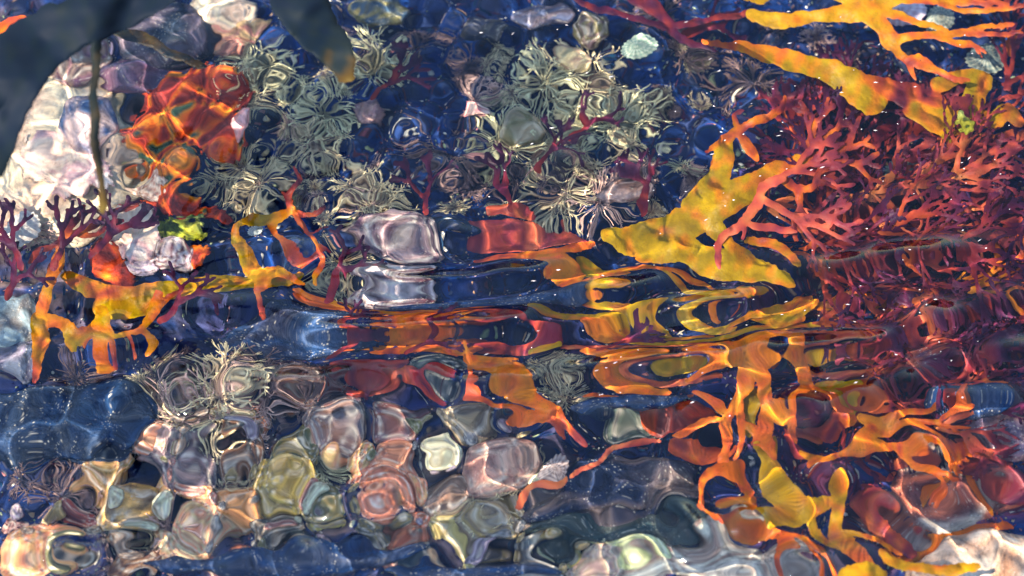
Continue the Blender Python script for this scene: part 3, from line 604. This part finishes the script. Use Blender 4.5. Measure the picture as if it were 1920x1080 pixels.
sheet('frond', 'salmon branching frond lying over the yellow antler-shaped frond', 'seaweed', [
  ('branch', [[(1352, 500, 4, .6), (1345, 465, 5, .5), (1360, 440, 5, .4), (1395, 418, 6, .3), (1420, 380, 8, .2), (1432, 355, 6, .3), (1470, 335, 4, .4)], [(1395, 418, 4, .4), (1450, 425, 4, .5), (1490, 432, 3, .6)], [(1400, 405, 4, .4), (1395, 430, 3, .5), (1390, 445, 2, .6)]]),
  ('branch', fork(r_(54), 1432, 350, .6, 60, 5, 3, .45, .3, .9)), ('branch', fork(r_(55), 1430, 372, -.6, 60, 5, 3, .45, .3, .8))], 0.022, 'coral', seed=7, mat=M_BRANCH, wave=0.003)

# centre
sheet('frond', 'orange wavy blade pointing right at centre', 'seaweed', [('frond', [[(900, 480, 6, .8), (950, 478, 12, .6), (1000, 480, 16, .3), (1045, 495, 20, .2), (1075, 530, 16, .2), (1080, 545, 6, .3)], [(1000, 478, 10, .4), (1060, 465, 10, .4), (1120, 450, 4, .5)]])], 0.075, 'orange', seed=8, wave=0.003)
sheet('frond', 'olive and pink net-like weed between the orange wavy blade and the yellow frond', 'seaweed', [
  ('blade', [[(1090, 500, 20, .0), (1120, 520, 14, .1), (1160, 505, 8, .4), (1210, 495, 8, .5), (1260, 520, 7, .3), (1290, 560, 9, .1), (1330, 590, 12, .05), (1380, 600, 10, .1)], [(1080, 555, 7, .6), (1130, 535, 7, .5), (1180, 520, 6, .5)]]),
  ('branch', [[(1090, 555, 5, .4), (1160, 565, 9, .1), (1230, 585, 9, .05), (1255, 600, 4, .1)], [(1330, 590, 8, .1), (1400, 570, 6, .3), (1460, 560, 10, .3), (1520, 545, 6, .5)], [(1250, 500, 5, .5), (1300, 520, 5, .5), (1340, 560, 5, .3)]])], 0.085, 'amber', seed=9, wave=0.003)
sheet('frond', 'long rusty orange strap lying along the wave crests left of centre', 'seaweed', [('frond', [[(560, 560, 6, .5), (640, 575, 10, .4), (700, 590, 14, .3), (770, 600, 14, .3), (850, 590, 12, .5), (930, 575, 6, .5)], [(700, 640, 6, .6), (780, 635, 12, .4), (860, 640, 10, .3), (900, 625, 6, .5)]])], 0.09, 'orange', seed=10, wave=0.003)
sheet('frond', 'orange three-cornered blade with a long tail below the centre', 'seaweed', [
  ('blade', [[(882, 655, 6, .2), (900, 690, 16, .2), (930, 700, 24, .15), (965, 710, 22, .2), (985, 745, 16, .2), (1040, 775, 8, .4)], [(880, 652, 4, .3), (882, 700, 4, .5), (884, 735, 3, .6)], [(885, 660, 7, .2), (930, 670, 8, .2), (970, 668, 5, .3)]]),
  ('tail', [[(985, 745, 12, .3), (1030, 770, 8, .5), (1060, 800, 9, .7), (1090, 830, 6, .9)], [(885, 735, 4, .6), (940, 765, 8, .4), (990, 780, 6, .3), (1030, 790, 5, .7), (1055, 830, 3, .8)]])], 0.07, 'orange', seed=11, wave=0.003, web=8)
sheet('frond', 'thin bright orange thread standing above the three-cornered blade', 'seaweed', [('frond', [[(874, 625, 2, .4), (878, 650, 2.4, .3), (884, 680, 2, .4)]])], 0.03, 'orange', seed=12)
sheet('frond', 'orange elongated blade curving over to a blunt tip right of centre', 'seaweed', [('frond', [[(1090, 655, 8, .4), (1120, 675, 16, .3), (1160, 695, 20, .2), (1210, 715, 18, .15), (1250, 722, 8, .3)], [(1095, 605, 6, .3), (1130, 612, 14, .15), (1160, 614, 6, .3)]])], 0.085, 'orange', seed=13, wave=0.003)
sheet('frond', 'glossy dark red blade with orange rim below the blunt orange blade', 'seaweed', [('frond', [[(1205, 790, 14, .3), (1240, 792, 18, .0), (1290, 786, 16, .1), (1330, 780, 10, .1)]])], 0.085, 'sponge', seed=14, wave=0.002)
sheet('frond', 'thin pink brown thread running beside the slate rock', 'seaweed', [('frond', [[(1075, 892, 3, .3), (1120, 870, 4, .3), (1145, 845, 5, .2), (1180, 830, 4, .3), (1240, 820, 2, .5)], [(960, 945, 3, .1), (1010, 915, 4, .1), (1060, 895, 4, .2)]])], 0.06, 'coral', seed=15, mat=M_BRANCH, wave=0.002)

for i, (ramp, st, lab) in enumerate([
    ('wine', [[(640, 690, 14, .2), (700, 700, 18, .1), (760, 690, 12, .3)], [(700, 700, 10, .1), (690, 740, 8, .5)]], 'dull maroon blade at the head of the purple grey pebble'),
    ('coral', [[(880, 432, 8, .9), (960, 440, 16, .5), (1040, 436, 12, .4), (1110, 442, 4, .6)]], 'faded pink blade above the orange wavy blade'),
    ('wine', [[(880, 620, 10, .3), (960, 632, 14, .1), (1040, 628, 10, .3)]], 'purple red blade above the three-cornered blade'),
    ('coral', [[(1480, 640, 6, .3), (1540, 655, 8, .3), (1600, 690, 9, .3), (1560, 740, 6, .5)], [(1600, 690, 6, .4), (1650, 640, 7, .4)]], 'pink orange looping blade right of the net-like frond'),
    ('red', [[(1600, 780, 20, .3), (1660, 760, 24, .4), (1720, 790, 14, .7)]], 'brick red broad blade above the brown pink boulder'),
    ('red', [[(1500, 850, 12, .5), (1480, 800, 14, .3), (1520, 800, 16, .2)]], 'dark brick blade behind the lower rim of the net-like frond'),
    ('coral', [[(1650, 900, 5, .4), (1690, 860, 8, .3), (1760, 840, 10, .3), (1840, 850, 8, .5), (1900, 880, 5, .6)]], 'salmon arc lying across the top of the brown pink boulder'),
    ('orange', [[(1745, 930, 4, .2), (1760, 900, 6, .1), (1775, 880, 3, .2)], [(1830, 890, 4, .3), (1850, 930, 6, .2), (1860, 960, 3, .3)]], 'two orange slivers of blade on the brown pink boulder'),
    ('amber', [[(1010, 640, 6, .2), (1040, 632, 7, .1)], [(960, 545, 4, .2), (1000, 560, 6, .3)]], 'tiny mustard scrap of blade near the centre'),
    ('red', [[(930, 400, 10, .3), (970, 395, 16, .2), (1010, 410, 8, .5)]], 'rusty red blade in the dark hollow at centre')]):
    sheet('frond', lab, 'seaweed', [('frond', st)], 0.092+0.004*(i % 4), ramp, seed=760+i, wave=0.003)
# yellow strap and net of the lower right
sheet('frond', 'mustard yellow wavy strap along the wave crest right of centre', 'seaweed', [('frond', [[(1150, 618, 6, .2), (1200, 635, 14, .0), (1260, 650, 16, .0), (1320, 648, 12, .0), (1380, 625, 14, .1), (1440, 610, 12, .2), (1500, 590, 8, .4)], [(1400, 565, 8, .3), (1450, 580, 18, .1), (1500, 565, 14, .2), (1540, 550, 5, .4)]])], 0.085, 'amber', seed=16, wave=0.004)
sheet('frond', 'big pale orange net-like frond at lower right with openings showing olive blades', 'seaweed', [
  ('blade', [[(1290, 700, 6, .3), (1340, 670, 8, .2), (1400, 665, 13, .15), (1450, 640, 12, .2), (1490, 650, 12, .25), (1505, 700, 12, .3), (1515, 740, 9, .3)], [(1400, 665, 12, .2), (1395, 710, 12, .2), (1375, 760, 12, .2), (1355, 800, 9, .3), (1350, 850, 5, .5), (1362, 868, 3, .6)], [(1420, 670, 10, .2), (1430, 720, 12, .2), (1440, 765, 14, .2), (1475, 775, 12, .2), (1495, 770, 8, .3)]]),
  ('branch', [[(1440, 770, 8, .3), (1430, 800, 6, .4), (1420, 830, 5, .5)], [(1385, 745, 5, .4), (1392, 790, 6, .4), (1385, 830, 5, .5), (1378, 866, 3, .5)], [(1390, 790, 4, .4), (1420, 810, 5, .4), (1440, 840, 6, .4), (1450, 870, 4, .4)]]),
  ('branch', [[(1505, 700, 7, .3), (1500, 760, 8, .3), (1495, 800, 6, .4), (1500, 830, 3, .5)], [(1510, 720, 7, .4), (1560, 760, 5, .5), (1600, 765, 3, .6)]]),
  ('branch', [[(1340, 790, 6, .4), (1310, 802, 6, .4), (1270, 812, 3, .5)], [(1350, 770, 6, .3), (1330, 745, 5, .4), (1310, 735, 2, .6)]])], 0.055, 'orange', seed=17, wave=0.003, web=9)
sheet('frond', 'olive blade seen through the opening of the net-like frond', 'seaweed', [('frond', [[(1398, 720, 10, .0), (1402, 770, 20, .0), (1410, 800, 14, .1)], [(1435, 830, 8, 0), (1448, 858, 9, 0)]])], 0.075, 'amber', seed=18)
sheet('frond', 'olive and brown blade right of the net-like frond', 'seaweed', [('frond', [[(1540, 720, 20, .3), (1570, 730, 26, .0), (1600, 745, 20, .1)], [(1550, 790, 22, .8), (1590, 780, 20, .6)]])], 0.08, 'amber', seed=19)
sheet('frond', 'orange and yellow spray of tips pointing right at lower right', 'seaweed', [
  ('blade', [[(1520, 870, 6, .3), (1570, 850, 8, .25), (1620, 820, 9, .2), (1650, 790, 8, .2), (1700, 775, 6, .4), (1760, 750, 3, .5)]]), ('branch', fork(r_(61), 1640, 810, .25, 60, 8, 3, .3, .2, .6)), ('branch', fork(r_(62), 1620, 830, -.05, 65, 8, 3, .25, .1, .6)), ('branch', [[(1580, 850, 6, .3), (1640, 845, 5, .3), (1720, 830, 5, .5), (1790, 835, 2, .6)], [(1600, 842, 5, .3), (1660, 832, 5, .3), (1740, 838, 4, .5)]]), ('lobe', [[(1620, 775, 10, .0), (1650, 790, 12, .0), (1680, 800, 8, .1)], [(1505, 850, 5, .0), (1530, 862, 10, .0), (1545, 865, 5, .1)]])], 0.06, 'orange', seed=20, web=6)
sheet('frond', 'yellow orange antler frond with rounded hooked end at bottom right', 'seaweed', [
  ('blade', [[(1425, 830, 6, .0), (1440, 880, 10, .0), (1465, 920, 13, .05), (1490, 950, 15, .1), (1530, 945, 10, .15), (1560, 930, 7, .3)], [(1430, 975, 11, .1), (1470, 968, 12, .1), (1500, 955, 12, .1)]]),
  ('branch', [[(1510, 955, 10, .2), (1525, 990, 9, .2), (1555, 1010, 6, .3), (1585, 1030, 4, .5)]]), ('branch', [[(1575, 905, 12, .2), (1575, 950, 13, .3), (1580, 1000, 11, .3), (1600, 1040, 7, .4), (1640, 1070, 4, .5)], [(1585, 1000, 8, .3), (1630, 1010, 6, .4), (1690, 1035, 3, .5)], [(1575, 935, 7, .3), (1545, 930, 6, .3), (1525, 945, 6, .3)]])], 0.052, 'gold', seed=21, web=8)
sheet('frond', 'orange looping frond at the bottom under the net-like frond', 'seaweed', [
  ('blade', [[(1305, 960, 5, .4), (1315, 920, 5, .4), (1330, 885, 7, .4), (1380, 882, 7, .4), (1420, 900, 5, .5)], [(1355, 945, 10, .2), (1400, 940, 22, .15), (1410, 975, 16, .2), (1400, 985, 8, .3)], [(1390, 895, 14, .4), (1420, 930, 10, .4)]]),
  ('branch', [[(1300, 960, 5, .5), (1370, 980, 5, .4), (1440, 985, 5, .4), (1490, 1005, 6, .3), (1520, 1030, 12, .3), (1550, 1050, 10, .4), (1570, 1075, 4, .5)], [(1460, 990, 5, .4), (1475, 1030, 5, .4), (1480, 1075, 3, .5)], [(1500, 1015, 5, .4), (1510, 1050, 5, .4), (1540, 1080, 3, .5)]])], 0.07, 'orange', seed=22, web=7)
sheet('frond', 'yellow blade cut by the bottom edge at right', 'seaweed', [('frond', [[(1580, 1085, 10, .0), (1610, 1070, 12, .0), (1650, 1078, 10, .1)], [(1650, 1040, 7, .1), (1690, 1058, 9, .2), (1760, 1070, 7, .2), (1830, 1060, 5, .2)]])], 0.03, 'gold', seed=23)
sheet('frond', 'orange brown blade with a dark oval gap beside the net-like frond', 'seaweed', [('frond', [[(1280, 830, 16, .7), (1310, 845, 22, .6), (1330, 850, 12, .6)], [(1365, 840, 8, .6), (1350, 860, 6, .6)]])], 0.08, 'orange', seed=24)

# left weeds
sheet('frond', 'amber loop-shaped frond with red brown tips left of centre', 'seaweed', [
  ('blade', [[(445, 415, 5, .15), (480, 408, 10, .1), (520, 402, 10, .1), (545, 390, 6, .4)], [(440, 420, 5, .2), (445, 455, 9, .2), (470, 495, 14, .2), (490, 520, 16, .2), (485, 545, 8, .4), (478, 560, 4, .6), (492, 595, 3, .8)], [(490, 505, 12, .2), (530, 500, 10, .3), (560, 520, 6, .5), (580, 528, 3, .6)], [(515, 405, 8, .2), (512, 425, 5, .4), (530, 455, 4, .5), (570, 490, 4, .7)]]),
  ('branch', [[(545, 392, 5, .5), (575, 440, 4, .8), (600, 490, 4, .6), (598, 525, 3, .4)], [(550, 400, 4, .7), (590, 395, 3, .8), (610, 385, 2, .9)]]), ('branch', [[(542, 390, 5, .7), (545, 360, 4, .9), (560, 335, 3, 1), (555, 315, 2, 1)], [(545, 375, 4, .8), (530, 360, 2, .9)]]), ('branch', [[(570, 490, 4, .8), (600, 470, 3, .9), (625, 475, 2, 1)], [(575, 440, 3, .9), (620, 425, 2, 1)]])], 0.045, 'amber', seed=30, web=6)
sheet('frond', 'long mustard strap curving under the stones at left', 'seaweed', [('frond', [[(125, 515, 12, .3), (150, 535, 18, .3), (200, 550, 12, .5), (250, 552, 8, .4), (310, 545, 16, .1), (360, 540, 24, .05), (410, 532, 24, .05), (470, 525, 20, .1), (540, 520, 14, .1), (570, 505, 8, .1)], [(185, 575, 10, .1), (230, 575, 12, .1), (290, 565, 14, .1)], [(560, 545, 4, .5), (620, 555, 6, .4), (660, 575, 4, .5)]])], 0.075, 'amber', seed=31, wave=0.003)
sheet('frond', 'orange branching weed climbing the lower left with forked red brown tips', 'seaweed', [
  ('blade', [[(70, 600, 14, .2), (75, 640, 16, .3), (70, 680, 9, .5), (68, 715, 3, .8)], [(75, 595, 8, .4), (85, 560, 8, .4), (100, 510, 8, .4), (115, 460, 8, .5), (125, 440, 7, .6)], [(80, 600, 12, .3), (115, 600, 10, .3), (150, 640, 16, .2), (185, 610, 14, .15), (190, 580, 10, .1)], [(140, 650, 12, .2), (165, 625, 14, .15), (195, 625, 10, .2), (185, 660, 6, .4), (190, 685, 9, .4), (200, 690, 4, .6)]]),
  ('branch', [[(115, 460, 6, .6), (130, 430, 5, .8), (125, 395, 3, 1)], [(125, 440, 5, .8), (140, 410, 4, .9), (152, 385, 2, 1)], [(130, 445, 5, .6), (170, 420, 5, .7), (220, 400, 4, .9), (255, 388, 2, .9)], [(150, 440, 4, .7), (185, 435, 4, .8), (230, 415, 2, 1)], [(120, 450, 5, .8), (80, 470, 4, .9), (55, 490, 3, 1)]]),
  ('branch', [[(200, 640, 5, .5), (240, 628, 5, .3), (270, 615, 6, .3), (285, 580, 7, .3), (295, 550, 5, .5)], [(270, 618, 4, .4), (290, 645, 6, .3), (280, 660, 4, .5)], [(240, 628, 3, .6), (255, 660, 3, .8)], [(285, 590, 5, .5), (310, 560, 4, .7), (340, 545, 2, .9)]]), ('branch', [[(185, 580, 4, .6), (200, 620, 4, .6), (208, 690, 3, .8)], [(155, 615, 4, .8), (175, 640, 4, .9), (165, 655, 2, 1)]])], 0.05, 'amber', seed=32, web=7)
for i, (x, y, a, L, lab) in enumerate([(40, 500, 1.9, 50, 'dark maroon forked weed at the left edge above the greyish white block'), (100, 500, 1.1, 52, 'brown maroon forked weed over the cream boulder foot'), (170, 480, .7, 46, 'maroon weed spreading toward the pink crust disc'), (15, 560, 1.4, 44, 'low purple weed at the very left edge'), (610, 560, 1.2, 44, 'purple brown weed rising between the amber loop and the lavender rock'), (300, 600, .6, 44, 'brown red weed under the long mustard strap')]):
    sheet('frond', lab, 'seaweed', [('frond', fork(r_(80+i), x, y, a, L, 5, 3, .5, .3, 1))], 0.035, 'wine', group='wine coloured forked weeds at left', seed=80+i, mat=M_BRANCH)

# red thicket on the right
TH_ = [(1560, 330, 1.9, 'tall upright', 'wine'), (1600, 300, 1.2, 'arching', 'wine'), (1650, 290, .8, 'feathery', 'wine'), (1520, 300, 2.2, 'leaning', 'red'), (1480, 260, 1.5, 'crowning', 'red'), (1580, 240, 1.0, 'wispy', 'wine'),
 (1640, 360, .4, 'salmon tipped', 'coral'), (1590, 370, .2, 'spreading', 'coral'), (1720, 350, .3, 'fan-shaped', 'coral'), (1740, 320, 1.2, 'candelabra-like', 'coral'), (1780, 330, .6, 'slim salmon', 'coral'), (1840, 260, .2, 'short salmon', 'coral'),
 (1530, 420, .3, 'dense', 'red'), (1560, 460, .2, 'tangled', 'wine'), (1600, 430, .35, 'trailing', 'red'), (1660, 430, .3, 'streaming', 'red'), (1700, 480, .2, 'flattened', 'red'), (1760, 420, .2, 'long streaming', 'coral'), (1800, 460, .15, 'drooping', 'wine'), (1840, 380, .1, 'ragged', 'wine'),
 (1540, 500, .0, 'low', 'red'), (1600, 510, .1, 'matted', 'wine'), (1660, 540, .1, 'bristly', 'red'), (1720, 560, -.1, 'sprawling', 'red'), (1780, 530, .3, 'glowing orange', 'orange'), (1830, 540, .6, 'bright orange stubby', 'orange'), (1560, 570, .1, 'orange flecked', 'coral'), (1640, 590, 0, 'broken', 'coral'), (1860, 600, .3, 'shadowed', 'wine'),
 (1700, 690, .2, 'purple', 'wine'), (1780, 720, .4, 'rusty purple', 'wine'), (1850, 680, 1.2, 'dusky', 'wine'), (1620, 680, .3, 'murky', 'red'), (1885, 170, .9, 'reddish corner', 'wine'), (1890, 100, 1.2, 'upper corner', 'red'), (1690, 262, .3, 'blurred', 'wine'),
 (1540, 600, .1, 'bronze', 'red'), (1620, 630, .15, 'ember-coloured', 'coral'), (1700, 620, .0, 'plum', 'wine'), (1780, 610, .2, 'scarlet', 'red'), (1850, 560, .2, 'mauve tipped', 'wine'), (1600, 740, .2, 'garnet', 'red'), (1690, 750, .1, 'loose purple', 'wine'), (1880, 740, 2.6, 'claret', 'red'), (1560, 790, .2, 'crooked', 'wine'), (1760, 790, .1, 'peach coloured', 'coral'), (1500, 470, .2, 'netted', 'red'), (1450, 390, .3, 'thin salmon', 'coral')]
for i, (x, y, a, word, rp) in enumerate(TH_):
    st = []
    rr = r_(400+i)
    for k in range(5): st.append(('branch', fork(rr, x+5*k-10, y+rr.normal()*7, a+(k-2)*0.36+rr.normal()*.15, 54, 3.7, 3, .32, .0, 1.0, curl=.25)))
    vert = 'upper' if y < 310 else 'middle' if y < 480 else 'lower' if y < 620 else 'bottom'
    side = 'left flank' if x < 1590 else 'heart' if x < 1720 else 'right flank'
    sheet('branching_weed', f'{word} red branching weed, {vert} {side} of the red thicket', 'seaweed', st, (0.070 if y < 320 or y > 480 else 0.036)+0.035*((i*7) % 5)/5, rp, group='red branching weeds at right', seed=400+i, mat=M_BRANCH, cell=2.3, wave=0.010, web=3, tilt=(random.uniform(-.06, .06), random.uniform(-.06, .06)))

# scattered dark red weeds over the centre
for i, (x, y, a, lab) in enumerate([(1080, 260, 1.2, 'dark red forked weed below the cream pebble tufts'), (800, 400, 1.6, 'maroon forked weed above the lavender rock'), (960, 400, 1.9, 'crimson weed in the dark hollow at centre'), (700, 180, .9, 'pink brown twig above the dark hollow'), (1010, 320, 1.2, 'thin maroon twig left of the tan crusted stone'), (1200, 400, 1.4, 'red twig between the tan crusted stone and the yellow frond'), (620, 660, .8, 'mauve weed above the slate pebbles'), (760, 650, .5, 'rusty weed on the wave crest left of centre'), (1120, 660, .6, 'maroon weed between two orange blades'), (1290, 60, .2, 'thin red twig beside the maroon stem')]):
    sheet('frond', lab, 'seaweed', [('frond', fork(r_(600+i), x, y, a, 42, 4.5, 3, .5, .1, 1))], 0.06, 'wine', group='small dark red weeds', seed=600+i, mat=M_BRANCH)

# ---- out of the water: dark kelp
sheet('kelp', 'broad dark blue brown kelp blade arching over the top left corner', 'kelp', [
  ('blade', [[(330, -60, 50, .0), (240, 0, 48, .0), (150, 40, 46, .05), (90, 85, 40, .05), (45, 160, 30, .0), (15, 240, 22, .0), (-8, 320, 14, .2)], [(100, 60, 50, .0), (40, 90, 44, .0), (-30, 150, 60, .0)]]),
  ('stipe', [[(184, 60, 7, .2), (178, 150, 6, .3), (178, 250, 7, .3), (190, 350, 5, .4), (194, 400, 4, .6)]])], -0.24, 'kelp', mat=M_KELP, seed=33, colnoise=0.04, thick=0.002, rim=14, wave=0.004, cell=3)
sheet('kelp', 'dark kelp blade with an olive edge hanging from the top edge', 'kelp', [
  ('kelp', [[(540, -60, 48, .0), (560, 0, 50, .05), (600, 60, 38, .1), (635, 105, 28, .25), (648, 140, 18, .5)]])], -0.20, 'kelp', mat=M_KELP, seed=34, colnoise=0.05, thick=0.002, rim=14, wave=0.004, cell=3)
sheet('frond', 'thin yellow olive ribbon crossing the top left in front of the domed rock', 'seaweed', [('frond', [[(205, 48, 9, .5), (235, 62, 9, .5), (275, 75, 8, .45), (320, 100, 7, .5), (385, 125, 4, .5)], [(550, 0, 4, .5), (580, 14, 4, .5), (620, 45, 3, .5)]])], 0.008, 'kelp', seed=35, wave=0.001)
sheet('frond', 'orange brown blade corner showing at the far top left', 'seaweed', [('frond', [[(-10, 60, 12, .8), (20, 48, 12, .6), (50, 40, 10, .7)]])], -0.03, 'orange', seed=36)

def grit():
    r = r_(910); n = 5200
    px = r.uniform(-60, 1980, n); py = r.uniform(-60, 1140, n)
    q = P(px, py, np.full(n, 0.12)); b = np.stack([q[:, 0], q[:, 1], bed_z(q[:, 0], q[:, 1])+0.001], -1)
    v, f = ico(1); m = len(v)
    sc = np.stack([0.0008+0.0022*r.random(n)**2, 0.0008+0.0014*r.random(n), 0.0006+0.0008*r.random(n)], -1); a = r.random(n)*6.283
    w_ = v[None]*sc[:, None]*(0.75+0.5*r.random((n, m, 1)))
    x = w_[..., 0]*np.cos(a)[:, None]-w_[..., 1]*np.sin(a)[:, None]; y = w_[..., 0]*np.sin(a)[:, None]+w_[..., 1]*np.cos(a)[:, None]
    V = np.stack([x, y, w_[..., 2]], -1)+b[:, None]
    pal = np.array([lin(240, 226, 200), lin(196, 150, 110), lin(90, 80, 90), lin(150, 90, 90), lin(150, 160, 120), lin(60, 70, 100)])
    c = np.repeat(pal[r.integers(0, 6, n)], m, 0)
    F = (f[None]+(np.arange(n)*m)[:, None, None]).reshape(-1, 3)
    o = link('shell_grit', mesh_data('shell_grit', V.reshape(-1, 3), F, M_SHELL, c, smooth=False))
    tag(o, 'fine pale shell grit and sand grains strewn over the pool floor', 'grit', kind='stuff')
grit()
for i, (ramp, st, lab) in enumerate([
    ('orange', [[(620, 620, 8, .5), (720, 612, 12, .3), (820, 622, 10, .4), (900, 608, 7, .6)], [(820, 622, 8, .4), (860, 650, 6, .6)]], 'brown orange strap under the long rusty strap left of centre'),
    ('amber', [[(1000, 590, 6, .3), (1090, 596, 10, .1), (1180, 590, 12, .1), (1260, 612, 9, .2), (1330, 612, 6, .4)]], 'mustard strap crossing the wave crests just right of centre'),
    ('coral', [[(1050, 640, 6, .5), (1130, 650, 8, .3), (1230, 680, 8, .2), (1320, 690, 8, .3), (1400, 700, 5, .5)]], 'salmon strap running right into the net-like frond'),
    ('red', [[(640, 735, 8, .4), (700, 720, 12, .2), (780, 716, 10, .3), (840, 735, 5, .6)]], 'brick brown strap above the pebble bed at left of centre'),
    ('orange', [[(1100, 730, 6, .4), (1180, 745, 9, .3), (1260, 760, 8, .4), (1320, 750, 6, .5)]], 'burnt orange strap left of the net-like frond'),
    ('amber', [[(1460, 620, 8, .3), (1540, 610, 10, .2), (1620, 622, 8, .4), (1700, 610, 5, .6)]], 'amber strap along the lower edge of the red thicket'),
    ('orange', [[(1500, 560, 5, .2), (1580, 556, 8, .1), (1660, 566, 6, .3)], [(1660, 575, 5, .1), (1740, 570, 7, .2), (1800, 584, 5, .4)]], 'glowing orange double sliver of weed low in the red thicket'),
    ('red', [[(1620, 930, 14, .4), (1660, 990, 18, .2), (1720, 1030, 12, .5)], [(1640, 900, 8, .5), (1620, 870, 5, .6)]], 'rusty blade wrapped round the left side of the brown pink boulder'),
    ('orange', [[(1640, 1050, 8, .4), (1720, 1040, 12, .2), (1800, 1020, 10, .3), (1900, 990, 8, .5)]], 'orange brown strap below the brown pink boulder'),
    ('wine', [[(1780, 860, 16, .4), (1850, 880, 20, .2), (1920, 920, 16, .4)]], 'plum coloured blade over the right shoulder of the brown pink boulder'),
    ('amber', [[(1770, 1062, 8, .3), (1840, 1040, 9, .1), (1920, 1040, 8, .2)]], 'ochre strap in the bottom right corner'),
    ('red', [[(1560, 700, 16, .4), (1640, 690, 22, .2), (1720, 706, 16, .5), (1800, 690, 12, .7)]], 'broad purple red blade under the red thicket at right')]):
    sheet('frond', lab, 'seaweed', [('frond', st)], 0.098+0.004*(i % 3), ramp, seed=800+i, wave=0.004)
def flecks():
    r = r_(920); n = 150
    px = r.uniform(900, 1900, n); py = r.uniform(20, 780, n); q = P(px, py, np.zeros(n)); z = water_height(q[:, 0], q[:, 1])+0.0004
    a = 0.25+0.3*r.standard_normal(n); L = 0.0007+0.0022*r.random(n)**3; w_ = 0.00025+0.0003*r.random(n)
    d = np.stack([np.cos(a), np.sin(a), 0*a], -1)*L[:, None]; t_ = np.stack([-np.sin(a), np.cos(a), 0*a], -1)*w_[:, None]; u = np.zeros((n, 3)); u[:, 2] = 0.0003
    b = np.stack([q[:, 0], q[:, 1], z], -1); V = np.stack([b-d, b+t_, b+d, b-t_, b+u, b-u], 1).reshape(-1, 3); k = np.arange(n)*6
    F = np.concatenate([np.stack([k+i, k+(i+1) % 4, k+4], -1) for i in range(4)]+[np.stack([k+(i+1) % 4, k+i, k+5], -1) for i in range(4)])
    o = link('floating_flecks', mesh_data('floating_flecks', V, F, M_SHELL, np.tile(lin(216, 206, 210), (len(V), 1)), smooth=False))
    tag(o, 'tiny pale flecks drifting on the water over the right half', 'flecks', kind='stuff')
flecks()
# ---- dark turf carpet: nobody could count it
def turf():
    r = r_(900); n = 26000
    px = r.uniform(-80, 2000, n); py = r.uniform(-80, 1160, n)
    dens = np.clip(blob(px, py, 1000, 200, 900, 260, 4)+0.5*blob(px, py, 1500, 700, 600, 300, 3)+0.25, 0, 1)
    k = r.random(n) < dens; px, py = px[k], py[k]; n = len(px)
    q = P(px, py, np.full(n, 0.12)); z = bed_z(q[:, 0], q[:, 1])-0.001
    b = np.stack([q[:, 0], q[:, 1], z], -1)
    a = r.random(n)*6.283+0; L = 0.006+0.010*r.random(n); el = 0.3+0.9*r.random(n)
    d = np.stack([np.cos(a)*np.cos(el), np.sin(a)*np.cos(el), np.sin(el)], -1)*L[:, None]
    s = np.stack([-np.sin(a), np.cos(a), 0*a], -1)*(0.0005+0.0007*r.random(n))[:, None]
    mid = b+d*0.55+np.array([0, 0, 0.001])
    V = np.stack([b-s, b+s, mid+s, mid-s, b+d], 1).reshape(-1, 3)
    i = np.arange(n)*5
    pal = np.array([lin(8, 40, 88), lin(36, 28, 60), lin(70, 34, 54), lin(14, 54, 84), lin(50, 54, 80), lin(190, 180, 160)])
    ch = r.choice(6, n, p=[.34, .22, .16, .15, .10, .03])
    red = (r.random(n) < 0.8*blob(px, py, 1740, 640, 330, 420, 4)); ch = np.where(red, 6+r.integers(0, 3, n), ch)
    pal = np.vstack([pal, [lin(150, 54, 50), lin(120, 44, 66), lin(190, 84, 50)]])
    c = np.repeat(pal[ch], 5, 0)
    o = link('turf', mesh_data('turf', V, [np.stack([i, i+1, i+2, i+3], -1), np.stack([i+3, i+2, i+4], -1)], M_TURF, c))
    tag(o, 'short dark red and blue turf of fine weed carpeting the pool floor', 'turf', kind='stuff'); o.cycles.is_caustics_receiver = True
turf()
for o in COL.objects:
    if o.type == 'MESH' and o.name != 'water': o.cycles.is_caustics_receiver = True
